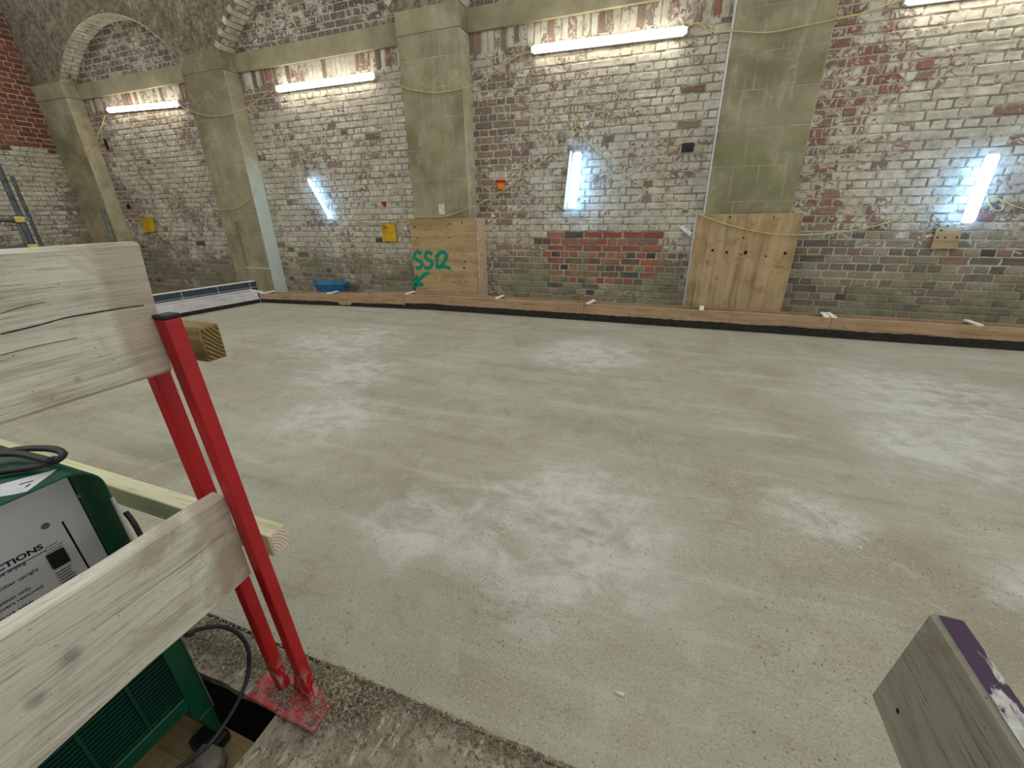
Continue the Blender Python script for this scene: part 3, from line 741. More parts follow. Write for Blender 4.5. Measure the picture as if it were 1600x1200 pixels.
# graffiti SS12 and arrow
def stroke(pts, wd, lift=.002):
    mb = MB(); ribbon(mb, spline([P(*z4(*q), Y=YP) for q in pts], 6), wd, (0, -1, 0), lift); return mb
g1 = MB()
S1 = [(470, 530), (430, 512), (385, 535), (385, 590), (430, 615), (475, 640), (470, 690), (425, 712), (395, 690)]
S2 = [(600, 545), (570, 515), (525, 525), (520, 580), (560, 610), (600, 640), (590, 690), (545, 712), (505, 695)]
ONE = [(655, 540), (660, 600), (665, 660), (665, 720)]
TWO = [(668, 565), (690, 530), (735, 510), (775, 535), (770, 600), (735, 655), (684, 712)]
TAIL = [(672, 708), (700, 700), (740, 690), (785, 702), (832, 716)]
for nm, S in (('letter_s', S1), ('letter_s', S2), ('digit_one', ONE), ('digit_two', TWO)): 
    lift_ = {id(S1): .0014, id(S2): .0014, id(ONE): .0012, id(TWO): .0018}[id(S)]
    sk = stroke(S, .048, lift_)
    if S is TWO: tl = stroke(TAIL, .044, .0024); sk.add(tl.v, tl.f)
    sk.build(nm, 'graffiti', pg)
ar = stroke([(560, 770), (500, 800), (450, 845), (400, 915)], .05); ar2 = stroke([(415, 800), (400, 850), (385, 925), (430, 920), (490, 912)], .05, .0025)
ar.add(ar2.v, ar2.f); ar.build('arrow', 'graffiti', pg)
pp = ply_box('h', P(1090, 333, Y=YP).x, P(1256, 335, Y=YP).x, P(1170, 334, Y=YP).z, 'ply', -1, 'plain plywood sheet with a row of knots at the pier foot', H3)
st = MB().bar(P(1064, 354, Y=5.13), P(1080, 366, Y=5.05), .03, .03)
tag(st.build('white_batten', 'white'), 'short white batten sticking out beside the plain plywood', 'batten')

# ------------------------------------------------------------------ lights
def batten(a, b, mat, label, group, off=Vector((0, -1, 0)), r=.036):
    a, b = Vector(a), Vector(b); d = (b-a).normalized(); up = d.cross(off).normalized()
    root = empty('tube_light', (a+b)/2, label, 'light', group)
    m2 = MB(); m2.bar((a)+off*.018, (b)+off*.018, .075, .036, off); m2.build('body', 'white', root, bevel=.004)
    # rounded diffuser
    m3 = MB(); n = 8; k = 0; prof = [(math.cos(math.pi*q/n)*r, .036+math.sin(math.pi*q/n)*.045) for q in range(n+1)]
    L = (b-a).length; st = [0.012, .02, L-.02, L-.012]
    for s_, sc in zip(st, (.8, 1, 1, .8)):
        for (w_, h_) in prof: m3.v.append(tuple(a+d*s_+up*(w_*sc)+off*(.034+(h_-.034)*sc)))
    for q in range(3):
        for j in range(n): c = q*(n+1)+j; m3.f.append((c, c+1, c+n+2, c+n+1))
    m3.f += [tuple(range(n+1)), tuple(range(3*(n+1), 4*(n+1)))]
    m3.build('diffuser', mat, root, smooth=False)
    for e, s_ in ((a, 1), (b, -1)):
        MB().bar(e+off*.02-d*s_*.02, e+off*.02+d*s_*.01, .06, .05, off).build('end_cap', 'white', root, bevel=.004)
    for q in (.2, .8):
        MB().bar(a+(b-a)*q+up*(-.048)+off*.03, a+(b-a)*q+up*(-.048)+off*.055, .012, .03, d).build('clip', 'steel', root)
    return root
YB = YD-.012
T = {}
for key, pa, pb_, lab in (('A', (169, 172), (277, 162), 'long lit tube light high in the far left brick bay'), ('B', (432, 139), (583, 118), 'long lit tube light high in the second brick bay'),
                          ('C', (832, 77), (1071, 47), 'long lit tube light above the red brick patch'), ('D', (1419, -1), None, 'long lit tube light at the top right corner')):
    a = P(*pa, Y=YD-.06); a.y = YB
    if pb_: b = P(*pb_, Y=YD-.06); b.y = YB
    else: b = a+Vector((1.53, 0, -.02))
    batten(a, b, 'warm', lab, 'long tube lights along the brick wall'); T[key] = (a, b)
def stick(pa, pb_, label, r=.028, tilt=0, off=.075):
    a = P(*pa, Y=YD-off); b = P(*pb_, Y=YD-off); d = (b-a).normalized()
    root = empty('tube_light', b, label, 'light', 'short daylight tubes leaning on the brick wall')
    L = (b-a).length
    MB().tube([a+d*.004, a+d*.02]+[a+d*(L*q/6) for q in range(1, 6)]+[b-d*.02, b-d*.004], [r*.6]+[r]*7+[r*.6], 14).build('tube', 'cool', root, smooth=True)
    for e, s_ in ((a, 1), (b, -1)): MB().tube([e-d*s_*.018, e+d*s_*.006], r*.75, 12).build('end_cap', 'white', root)
    return root
stick((482, 280), (517, 342), 'short daylight tube leaning diagonally in the second brick bay', r=.022)
stick((1553, 240), (1511, 349), 'short daylight tube tilted on the rightmost brick bay', r=.044, off=.13)
# upright tube with a white reflector on its left
ra = stick((903, 238), (893, 326), 'short upright daylight tube above the red brick patch', r=.046, off=.12)
a = P(893, 236, Y=YD-.06); b = P(883, 327, Y=YD-.06)
MB().hexa([b+Vector((-.008, -.05, 0)), b+Vector((.0, -.05, 0)), b+Vector((.0, .045, 0)), b+Vector((-.008, .045, 0)), a+Vector((-.008, -.05, 0)), a+Vector((.0, -.05, 0)), a+Vector((.0, .045, 0)), a+Vector((-.008, .045, 0))]).build('reflector', 'white', ra)
# unseen rear battens: right one throws the rail shadows, left two are added fill
batten((3.0, -2.34, 2.55), (4.6, -2.34, 2.55), 'back', 'long tube light on the rear wall, right of the landing', 'long tube lights on the rear wall', Vector((0, 1, 0)))
batten((-6.8, -2.34, 2.55), (-5.2, -2.34, 2.55), 'back', 'added fill tube light on the rear wall, farthest left', 'long tube lights on the rear wall', Vector((0, 1, 0)))
batten((-3.2, -2.34, 2.55), (-1.6, -2.34, 2.55), 'back', 'added fill tube light on the rear wall, left of the landing', 'long tube lights on the rear wall', Vector((0, 1, 0)))

# ------------------------------------------------------------------ cables on the wall
def cable(pts, label, r=.0055, mat='yellow', name='power_cable', n=8):
    return tag(MB().tube(spline(pts, n), r, 6).build(name, mat, smooth=True), label, 'cable', 'yellow cables strung along the brick wall' if mat == 'yellow' else None)
yb, yp = YD-.03, YF-.02
cable([P(165, 178, Y=yb), P(158, 200, Y=5.0), P(148, 222, Y=yp), P(130, 248, Y=yp-.05), P(105, 268, Y=4.85), P(78, 278, Y=4.8), P(40, 281, X=-10.15), P(0, 277, X=-10.15)], 'yellow cable sagging from the far left tube light across the corner pier')
cable([P(279, 163, Y=yb), P(295, 172, Y=yp), P(320, 180, Y=yp), P(345, 181, Y=yp), P(366, 176, Y=yp), P(385, 168, Y=5.0), P(410, 152, Y=yb), P(431, 140, Y=yb)], 'yellow cable between the first and second long tube lights')
cable([P(585, 118, Y=yb), P(597, 117, Y=yb), P(610, 127, Y=yb), P(628, 135, Y=yp), P(642, 140, Y=yp), P(680, 145, Y=yp), P(715, 140, Y=yp), P(728, 137, Y=yp), P(742, 131, Y=5.06), P(775, 110, Y=yb), P(808, 88, Y=yb), P(831, 80, Y=yb)], 'yellow cable between the second and third long tube lights')
cable([P(1072, 45, Y=yb), P(1083, 37, Y=yb), P(1093, 37, Y=yb), P(1103, 45, Y=yb), P(1122, 50, Y=yb-.1), P(1148, 49, Y=yp), P(1200, 51, Y=yp), P(1255, 41, Y=yp), P(1306, 30, Y=yp), P(1350, 20, Y=5.05), P(1390, 6, Y=yb), P(1420, 0, Y=yb)], 'yellow cable between the third and fourth long tube lights')
cable([P(262, 375, Y=yb), P(272, 335, Y=yb), P(283, 299, Y=yb), P(300, 304, Y=yb), P(320, 320, Y=5.0), P(336, 326, Y=yp), P(348, 328, Y=yp), P(372, 324, Y=yp), P(395, 305, Y=yp), P(402, 285, Y=5.0), P(415, 264, Y=yb), P(445, 262, Y=yb), P(468, 272, Y=yb), P(482, 283, Y=yb)], 'yellow cable looping over the pier to the diagonal tube')
cable([P(516, 330, Y=yb), P(540, 338, Y=yb), P(575, 348, Y=yb), P(610, 347, Y=yb), P(636, 341, Y=yp), P(650, 339.5, Y=yp), P(690, 339, Y=yp), P(718, 331, Y=yp), P(738.5, 323, Y=yp), P(750, 318, Y=5.06), P(790, 295, Y=yb), P(850, 250, Y=yb), P(895, 203, Y=yb), P(903, 192, Y=yb), P(908, 200, Y=yb)], 'yellow cable from the diagonal tube past the pier to the upright tube')
cable([P(899, 190, Y=yb), P(906, 208, Y=yb), P(960, 258, Y=yb), P(1030, 310, Y=yb), P(1075, 328, Y=yb-.1), P(1092, 335, Y=YP-.03), P(1140, 352, Y=YP-.02), P(1200, 365, Y=YP-.02), P(1248, 367, Y=YP-.02), P(1300, 364, Y=5.03), P(1380, 350, Y=yb), P(1450, 322, Y=yb), P(1500, 300, Y=yb), P(1530, 290, Y=yb)], 'yellow cable from the upright tube across the plain plywood')
cable([P(1541, 300, Y=yb), P(1545, 318, Y=yb), P(1555, 329, Y=yb), P(1566, 327, Y=yb), P(1566, 316, Y=yb), P(1552, 306, Y=yb), P(1580, 320, Y=yb), P(1612, 330, Y=yb)], 'pale cable curl beside the rightmost tilted tube')

# ------------------------------------------------------------------ small things on the wall
def plate(name, c1, c2, c3, c4, mat, label, cat, th=.015, Y=YD-.012, extra=None):
    q = [P(*c, Y=Y-th) for c in (c1, c2, c3, c4)]
    m2 = MB().add([tuple(p) for p in q]+[(p.x, Y, p.z) for p in q], [(0, 1, 2, 3), (7, 6, 5, 4), (0, 4, 5, 1), (1, 5, 6, 2), (2, 6, 7, 3), (3, 7, 4, 0)])
    return tag(m2.build(name, mat), label, cat)
plate('wall_tag', (222, 341), (239, 340), (242, 362), (224, 364), 'yellowsign', 'small yellow card on the far left brick bay', 'card')
ys = plate('wall_tag', (596, 350), (617, 349), (620, 377), (598, 378), 'yellowsign', 'small yellow card beside the graffiti plywood', 'card')
for (x0, x1, yy) in ((598, 603, 352.5), (599, 606, 356)):
    MB().bar(P(x0, yy, Y=YD-.0285), P(x1, yy-.3, Y=YD-.0285), .002, .010).build('print_line', 'ink', ys)
tp = plate('wall_tag', (1464, 356), (1504, 356), (1496, 389), (1454, 389), 'plyx', 'small plywood square under the tilted tube at right', 'plywood', th=.02)
for (px, py) in ((1465, 371), (1477, 371), (1495, 371), (1471, 360)):
    c = P(px, py, Y=YD-.0335); MB().box(c.x-.007, c.x+.007, YD-.034, YD-.030, c.z-.007, c.z+.007).build('screw', 'dark', tp)
ob = P(783, 291, Y=YD-.03); orb = empty('junction_box', ob, 'small orange box on the brick wall right of the pier', 'box')
MB().box(ob.x-.04, ob.x+.04, YD-.05, YD-.008, ob.z-.04, ob.z+.035).build('body', 'orange', orb, bevel=.006)
MB().box(ob.x-.016, ob.x+.012, YD-.053, YD-.049, ob.z-.022, ob.z+.018).build('label_card', 'yellowsign', orb)
MB().box(ob.x-.075, ob.x+.05, YD-.02, YD-.006, ob.z+.042, ob.z+.07).build('top_bracket', 'paintred', orb, bevel=.003)
dk = P(1075, 230, Y=YD-.03); dkb = empty('socket_box', dk, 'small black box on the brick wall left of the algae pier', 'box')
MB().box(dk.x-.06, dk.x+.055, YD-.035, YD-.008, dk.z-.04, dk.z+.04).build('body', 'blackcap', dkb, bevel=.006)
for s_ in (-.028, .026): MB().tube([(dk.x+s_, YD-.034, dk.z), (dk.x+s_, YD-.042, dk.z)], .016, 10).build('socket', 'rubber', dkb)
rd = P(600, 318, Y=YD-.012); rn = 14; rv = []
for q in range(rn):
    t = 2*math.pi*q/rn; x = .04*math.sin(t)**3*1.0; z = .033*(math.cos(t)-.35*math.cos(2*t)-.12*math.cos(3*t)); rv.append((rd.x+x, z+rd.z))
m2 = MB().add([(x, YD-.018, z) for x, z in rv]+[(x, YD-.010, z) for x, z in rv], [tuple(range(rn))]+[(q, (q+1) % rn, rn+(q+1) % rn, rn+q) for q in range(rn)])
tag(m2.build('paint_mark', 'paintred'), 'small red painted mark on the pale bricks left of the pier', 'paint mark')
c = P(878, 213, Y=YD-.02); tag(MB().tube([(c.x, YD-.045, c.z), (c.x, YD-.006, c.z)], [.05, .06], 9).build('stone_stub', 'bluegrey', bevel=.006), 'grey round stub in the bricks beside the upright tube', 'stone')
for (px, py, sx, sz, lb) in ((166, 225, .05, .16, 'tall dark slot in the far left brick bay'), (201, 323, .07, .07, 'small square putlog hole in the far left brick bay')):
    c = P(px, py, Y=YD-.01); tag(MB().box(c.x-sx/2, c.x+sx/2, YD-.0165, YD+.01, c.z-sz/2, c.z+sz/2).build('wall_slot', 'dark'), lb, 'hole')

# blue tub behind the kerb
tc = P(519, 446, Y=4.95); tub = empty('rubber_tub', (tc.x, 4.93, 0), 'blue flexible tub standing behind the kerb in the second bay', 'tub')
m2 = MB(); n = 20; zt = P(519, 441.5, Y=4.93).z
for (r, z) in ((.20, .002), (.285, zt-.012), (.30, zt-.012), (.30, zt), (.275, zt), (.19, .02)):
    m2.v += [(tc.x+r*math.cos(6.2832*q/n), 4.93+.62*r*math.sin(6.2832*q/n), z-.008*(q == 3)) for q in range(n)]
for k in range(5): m2.f += [(k*n+q, k*n+(q+1) % n, (k+1)*n+(q+1) % n, (k+1)*n+q) for q in range(n)]
m2.f += [tuple(range(n)), tuple(5*n+q for q in range(n))]
m2.build('body', 'blue', tub, smooth=False)
for s_ in (-1, 1): MB().tube(spline([(tc.x+s_*.285, 4.93-.05, zt-.01), (tc.x+s_*.31, 4.93-.03, zt+.012), (tc.x+s_*.31, 4.93+.03, zt+.012), (tc.x+s_*.285, 4.93+.05, zt-.01)], 5), .009, 6).build('handle', 'blue', tub)

# ------------------------------------------------------------------ scaffold at far left
def vtube(px, py, X, ztop, zbot, label, r=.024, mat='darksteel'):
    p = P(px, py, X=X); root = tag(MB().tube([(p.x, p.y, zbot), (p.x, p.y, ztop)], r, 12).build('scaffold_tube', mat, smooth=False), label, 'scaffold tube', 'scaffold tubes at far left'); return p
a1 = vtube(30, 335, -6.6, 1.85, 0, 'tall dark scaffold tube nearest the left edge', .026)
a2 = vtube(34, 360, -6.75, 1.22, 0, 'short pale scaffold tube with yellow couplers', .024, 'steel')
a3 = vtube(46, 340, -6.9, 1.62, 0, 'thin scaffold tube right of the yellow couplers', .017)
a4 = vtube(170, 355, -8.0, 1.31, 0, 'single galvanised tube in front of the corner pier', .026, 'steel')
for i, (px, py) in enumerate(((28, 343), (49, 386))):
    p = P(px, py, X=-6.63); hz = MB().tube([(p.x, p.y-1.6, p.z+.0), (p.x, p.y+.05, p.z)], .024, 12)
    tag(hz.build('scaffold_tube', 'darksteel'), ('upper' if i == 0 else 'lower')+' horizontal scaffold ledger at the left edge', 'scaffold tube', 'scaffold tubes at far left')
    cp = empty('scaffold_coupler', p, ('upper' if i == 0 else 'lower')+' yellow scaffold coupler joining the tubes', 'coupler')
    MB().box(p.x+.01, p.x+.06, p.y-.035, p.y+.035, p.z-.03, p.z+.03).build('clamp', 'yellowpaint', cp, bevel=.008)
    MB().box(p.x-.05, p.x+.012, p.y-.045, p.y+.045, p.z-.035, p.z+.035).build('saddle', 'darksteel', cp, bevel=.01)
    MB().tube([(p.x+.03, p.y+.03, p.z), (p.x+.03, p.y+.085, p.z)], .009, 8).build('bolt', 'steel', cp)

# ------------------------------------------------------------------ guard rail: boards, posts, timbers
def board(name, x0, x1, y0, y1, zf, mat, label, group=None, ends=(0, 0), n=26, amp=.002):
    """board on edge running along y; zf(y)->(z0, z1); ends tilt the far end"""
    m2 = MB(); 
    for q in range(n+1):
        t = q/n
        y = y0+(y1-y0)*t; z0, z1 = zf(y)
        e0, e1 = amp*mnoise.noise((y*7, z0*9, 1)), amp*mnoise.noise((y*7, z1*9, 5))
        yb_, yt_ = y, y
        if q == n: yb_ += ends[0]; yt_ += ends[1]
        b = .005
        m2.v += [(x0, yb_, z0+b+e0), (x0+b, yb_, z0+e0), (x1-b, yb_, z0+e0), (x1, yb_, z0+b+e0), (x1, yt_, z1-b+e1), (x1-b, yt_, z1+e1), (x0+b, yt_, z1+e1), (x0, yt_, z1-b+e1)]
        if q: c = 8*q; m2.f += [(c-8+j, c-8+(j+1) % 8, c+(j+1) % 8, c+j) for j in range(8)]
    m2.f += [tuple(range(8)), tuple(8*n+j for j in range(8))]
    return m2
def crack(mb, pts, X, wd): ribbon(mb, spline([P(*q, X=X) for q in pts], 5), wd, (1, 0, 0), .0012)
BX0, BX1 = -.812, -.775
UX = -.010
ub = empty('scaffold_board', (BX0, 0, .935), 'upper weathered scaffold board of the guard rail at left', 'board', 'guard rail boards')
board('face', BX0+UX, BX1+UX, -.9, .433, lambda y: (.935, 1.146), 'board', '', ends=(-.012, .004)).build('board', 'board', ub)
cr = MB(); crack(cr, [(0, 522), (60, 508), (100, 497), (150, 488), (200, 480), (224, 477)], BX1+UX, .0016); crack(cr, [(0, 555), (60, 540), (120, 528)], BX1+UX, .0008); crack(cr, [(0, 490), (40, 478), (70, 472)], BX1+UX, .0007)
cr.build('crack', 'dark', ub)
lb = empty('scaffold_board', (BX0, 0, .455), 'lower weathered scaffold board of the guard rail at left', 'board', 'guard rail boards')
board('face', BX0-.003, BX1-.003, -.9, .428, lambda y: (.453-.012*max(0, .43-y)/.35, .668), 'board', '', ends=(.0, .0), amp=.004).build('board', 'board', lb)
cr = MB(); crack(cr, [(180, 960), (240, 915), (290, 880), (330, 848), (352, 832)], BX1, .0009); crack(cr, [(60, 1010), (110, 980), (150, 955)], BX1, .0006)
cr.build('crack', 'dark', lb)
# posts: lean a touch
def post(x0, y0, lean, top, name, label, group):
    w = .0275; root = empty(name, (x0+w/2, y0+w/2, 0), label, 'post', group)
    def q(z): dx, dy = lean[0]*z, lean[1]*z; return [(x0+dx, y0+dy, z), (x0+w+dx, y0+dy, z), (x0+w+dx, y0+w+dy, z), (x0+dx, y0+w+dy, z)]
    MB().hexa(q(.012)+q(top)).build('tube', 'red', root, bevel=.003, seg=2)
    def q2(z, g): dx, dy = lean[0]*z, lean[1]*z; return [(x0-g+dx, y0-g+dy, z), (x0+w+g+dx, y0-g+dy, z), (x0+w+g+dx, y0+w+g+dy, z), (x0-g+dx, y0+w+g+dy, z)]
    MB().hexa(q2(top, .0008)+q2(top+.007, .0008)).build('end_cap', 'blackcap', root, bevel=.002)
    return root
fp = post(-.7610, .437, (-.0225, -.0180), 1.026, 'guard_post', 'front red steel guard rail post with dark cap, nearest the camera', 'red guard rail posts')
MB().box(-.806, -.686, .388, .470, -.001, .011).build('base_plate', 'redplate', fp, bevel=.002)
MB().hexa([(-.805, .446, .011), (-.758, .446, .011), (-.758, .452, .011), (-.805, .452, .011), (-.785, .446, .085), (-.758, .446, .075), (-.758, .452, .075), (-.785, .452, .085)]).build('gusset', 'red', fp, bevel=.001)
for (x, y) in ((-.79, .408), (-.70, .402), (-.70, .455)):
    MB().tube([(x, y, .010), (x, y, .015)], .006, 6).build('screw', 'steel', fp); 
rp = post(-.8545, .432, (-.012, -.014), .99, 'guard_post', 'rear red steel guard rail post, half hidden behind the boards', 'red guard rail posts')
MB().box(-.915, -.812, .392, .478, -.001, .011).build('base_plate', 'redplate', rp, bevel=.002)
MB().tube([(-.90, .41, .010), (-.90, .41, .015)], .006, 6).build('screw', 'steel', rp)
# timber rails running left behind the post
def rail(xe, x1, y0, y1, z0, z1, mat, endmat, label, slope=0, dz=0):
    root = empty('timber_rail', ((xe+x1)/2, y0, z0), label, 'timber', 'timber guard rails')
    m2 = MB().hexa([(x1, y0+slope, z0+dz), (xe, y0, z0), (xe, y1, z0), (x1, y1+slope, z0+dz), (x1, y0+slope, z1+dz), (xe, y0, z1), (xe, y1, z1), (x1, y1+slope, z1+dz)])
    m2.build('rail', mat, root, bevel=.004, seg=2)
    s_ = 1 if xe > x1 else -1
    MB().box(xe-.001*s_, xe+.0015*s_, y0+.004, y1-.004, z0+.004, z1-.004).build('end_grain', endmat, root)
    return root
e1 = endgrain_mat('end_grain_brown', lin(84, 68, 36), lin(142, 122, 74), Vector((0, .60, 1.04)))
e2 = endgrain_mat('end_grain_pale', lin(190, 176, 150), lin(226, 216, 196), Vector((0, .47, .42)))
u0 = P(309, 513, X=-.808); u1 = P(341, 505, X=-.808); u2 = P(320, 569, X=-.808)
rail(-.808, -3.4, u0.y, u1.y, u2.z, u0.z, 'timber_dark', e1, 'upper brown timber rail with ringed end beside the red post')
l0 = P(421, 836, X=-.80); l1 = P(442, 821, X=-.80); l2 = P(427, 871, X=-.80)
rail(-.80, -3.4, l0.y-.004, l1.y+.004, l2.z-.004, (l0.z+l1.z)/2, 'timber', e2, 'lower pale timber rail with splintered end beyond the machine')
# the same rails on the right of the landing (just out of frame, they shade the screed)
rail(.66, 3.6, .50, .545, .90, .985, 'timber_dark', e1, 'upper timber rail on the right of the landing')
rail(.66, 3.6, .50, .545, .46, .54, 'timber', e2, 'lower timber rail on the right of the landing')
# grey plank lower right
RX0, RX1 = .380, .413
gp = empty('scaffold_board', (RX0, 0, .463), 'dirty grey scaffold board with purple painted edge at lower right', 'board')
board('face', RX0, RX1, -.9, .552, lambda y: (.463, .682), 'plank', '', ends=(.022, -.002), amp=.003).build('board', 'plank', gp)
m2 = MB(); pts = []
for q in range(19):
    y = .545-.75*q/18; e = .0025*mnoise.noise((y*30, 2, 3)); m2.v += [(RX0+.004+e, y, .6845), (RX1-.003+.002*mnoise.noise((y*40, 5, 1)), y, .6845)]
    if q: c = 2*q; m2.f.append((c-2, c-1, c+1, c))
m2.build('painted_edge', 'purple', gp)
c = P(1403, 1111, X=RX0); MB().tube([(RX0+.004, c.y, c.z), (RX0-.0008, c.y, c.z)], .0035, 8).build('nail_hole', 'dark', gp)

# ------------------------------------------------------------------ green machine
XL, XPN = -1.0, -1.13       # hood lip, recessed panel
YR, ZT = .355, .742         # right side, top
mach = empty('drying_machine', (-1.25, .0, -.165), 'green and grey drying machine with louvred grille in the pit behind the boards', 'machine')
YLm = -.32
def hood():
    m2 = MB(); r = .048; prof = [(YR, .0)]
    prof += [(YR, ZT-r)] + [(YR-r+r*math.cos(t), ZT-r+r*math.sin(t)) for t in [math.pi/2*q/7 for q in range(1, 8)]]
    prof += [(YLm+r-r*math.sin(t), ZT-r+r*math.cos(t)) for t in [math.pi/2*q/7 for q in range(0, 8)]] + [(YLm, .0)]
    th = .0025; inn = []
    for (y, z) in prof: inn.append((y+(.0025 if y < 0 else -.0025), z-.0025 if z > .5 else z))
    n = len(prof)
    for x in (XL, -1.50):
        m2.v += [(x, y, z) for y, z in prof]+[(x, y, z) for y, z in inn]
    for q in range(n-1):
        a, b = q, q+1
        m2.f += [(a, b, 2*n+b, 2*n+a), (n+a, 3*n+a, 3*n+b, n+b), (a, n+a, n+b, b), (2*n+a, 2*n+b, 3*n+b, 3*n+a)]
    return m2.build('hood', 'green', mach, smooth=True)
hd = hood()
for q in hd.data.polygons: q.use_smooth = abs(q.normal.x) < .5
MB().box(-1.497, -1.49, YLm+.003, YR-.003, 0.0, ZT-.004).build('back_panel', 'green', mach)
pn = MB().box(XPN-.006, XPN, YLm+.004, P(98, 752, X=XPN).y+.008, .33, ZT-.02).build('control_panel', 'panel', mach)
MB().box(XPN-.012, XPN-.004, YLm+.004, YR-.003, .30, ZT-.01).build('panel_frame', 'green', mach)
def on_panel(px, py): return P(px, py, X=XPN)
a = on_panel(97, 815); b = on_panel(144, 890)
MB().bar(a+Vector((.0006, 0, 0)), Vector((XPN+.0006, a.y+.002, .40)), .003, .0012, Vector((1, 0, 0))).build('panel_seam', 'dark', pn)
for (px, py, r) in ((71, 822, .007),):
    c = on_panel(px, py); MB().tube([c, c+Vector((.004, 0, 0))], [r, r*.5], 10).build('screw', 'steel', pn)
c = P(124, 775, Y=YR-.004); MB().tube([(c.x, YR-.003, c.z), (c.x, YR-.008, c.z)], [.006, .003], 10).build('screw', 'steel', mach)
q = [on_panel(70.5, 869), on_panel(97, 855), on_panel(108, 874.5), on_panel(82, 889)]
sw = MB().add([p+Vector((.007, 0, 0)) for p in q]+[p for p in q], [(0, 1, 2, 3), (0, 4, 5, 1), (1, 5, 6, 2), (2, 6, 7, 3), (3, 7, 4, 0)]).build('switch', 'blackcap', pn)
def text(body, end, size, parent, bold=0.0, left=False, name='lettering', sx=1.0):
    cu = bpy.data.curves.new(name, 'FONT'); cu.body = body; cu.size = size; cu.offset = bold; cu.align_x = 'LEFT' if left else 'RIGHT'; cu.resolution_u = 3
    ob = bpy.data.objects.new('tmp', cu); COL.objects.link(ob)
    dg = bpy.context.evaluated_depsgraph_get(); me = bpy.data.meshes.new_from_object(ob.evaluated_get(dg)); bpy.data.objects.remove(ob)
    O = wl(parent)
    for v in me.vertices: x, y = v.co.x*sx, v.co.y; v.co = (end.x+.0009-O.x, end.y+x-O.y, end.z+y-O.z)
    me.materials.clear(); me.materials.append(M['ink'])
    o = bpy.data.objects.new(name, me); COL.objects.link(o); o.parent = parent; return o
text('INSTRUCTIONS', on_panel(68, 856), .0165, pn, .0005, sx=1.15)
a = on_panel(70, 858); MB().bar(a+Vector((.0006, 0, -.0035)), a+Vector((.0006, -.25, -.0035)), .0012, .001, Vector((1, 0, 0))).build('underline', 'ink', pn)
for s_, e, sz in (('To improve drying', (41, 880.5), .0105), ('machine either upright', (60.5, 890), .0105), ('vertical position only.', (50.5, 918), .0105), ('with covers removed.', (70, 915.5), .0105), ('1.5kVA 50Hz', (54, 940), .0105)):
    text(s_, on_panel(*e), sz, pn, .0001)
for (px, py, ln) in ((90, 846.5, .020), (97.5, 847, .028), (97.5, 851.5, .026)):
    e_ = on_panel(px, py)+Vector((.0006, 0, 0)); MB().bar(e_, e_+Vector((0, -ln, 0)), .0010, .0006, Vector((1, 0, 0))).build('print_line', 'ink', pn)
lab_ = MB().add([on_panel(84, 897)+Vector((.0005, 0, 0)), on_panel(107, 884)+Vector((.0005, 0, 0)), on_panel(121, 899)+Vector((.0005, 0, 0)), on_panel(96, 915)+Vector((.0005, 0, 0))], [(0, 1, 2, 3)]).build('label_card', 'paper', pn)
for k in range(5):
    s0 = on_panel(84+2.5*k, 898+3.6*k)+Vector((.0012, .003, 0)); MB().bar(s0, s0+Vector((0, .026-.003*(k % 3), 0)), .0014, .0006, Vector((1, 0, 0))).build('print_line', 'ink', pn)
# paper label and cable coil on top of the hood
tz = ZT+.0008
MB().add([P(0, 757, Z=tz), P(90, 732.5, Z=tz), P(78, 742, Z=tz), P(42, 768, Z=tz), P(20, 773, Z=tz), P(0, 776, Z=tz)], [(0, 1, 2, 3, 4, 5)]).build('top_label', 'paper', mach)
for (x0, y0, x1, y1) in ((30, 757, 52, 751), (40, 761, 47, 756)):
    MB().bar(P(x0, y0, Z=tz+.0006), P(x1, y1, Z=tz+.0006), .002, .0006).build('print_line', 'ink', mach)
coil = [P(-70, 735, Z=tz+.012), P(-30, 742, Z=tz+.010), P(10, 736, Z=tz+.010), P(50, 730, Z=tz+.012), P(82, 722, Z=tz+.016), P(99, 710, Z=tz+.022), P(85, 702, Z=tz+.026), P(50, 700.5, Z=tz+.026), P(15, 705, Z=tz+.02), P(-25, 716, Z=tz+.014), P(-50, 712, Z=tz+.012), P(0, 709, Z=tz+.03), P(30, 709, Z=tz+.03), P(55, 714, Z=tz+.028), P(78, 720, Z=tz+.03)]
tag(MB().tube(spline(coil, 8), .0065, 8).build('cable_coil', 'rubber', smooth=True), 'black cable coiled on top of the green machine', 'cable')
# silver trim strip and lower grille
MB().bar((XL+.001, YR-.001, .66), (XL+.001, YR-.001, .55), .004, .008, Vector((1, 0, 0))).build('edge_trim', 'paper', mach)
MB().bar((XL+.0015, YR+.001, .30), (XL+.0015, YR+.001, -.02), .003, .004, Vector((1, 0, 0))).build('edge_trim', 'steel', mach)
MB().box(XL-.012, XL, YR-.040, YR, -.02, .42).build('side_plate', 'green', mach, bevel=.002)
MB().box(XL-.012, XL, YLm, YR-.04, .036, .078).build('bottom_rail', 'green', mach, bevel=.002)
m2 = MB().hexa([(XL-.3, YR-.012, -.13), (XL, YR-.012, -.13), (XL, YR, -.13), (XL-.3, YR, -.13), (XL-.3, YR-.02, -.02), (XL, YR-.035, -.02), (XL, YR, -.02), (XL-.3, YR, -.02)]); m2.build('foot_bracket', 'green', mach, bevel=.002)
MB().box(XL-.07, XL+.012, YR-.055, YR+.005, -.165, -.125).build('rubber_foot', 'rubber', mach, bevel=.006)
MB().box(XL-.07, XL+.012, YLm, YLm+.06, -.165, -.0).build('rubber_foot', 'rubber', mach, bevel=.006)
gr = MB().box(XL-.05, XL-.045, YLm, YR-.03, .05, .42).build('grille_back', 'darkin', mach)
z = .084
while z < .40:
    MB().box(XL-.018, XL-.006, YLm, YR-.038, z, z+.0055).build('slat', 'grille', mach); z += .0115
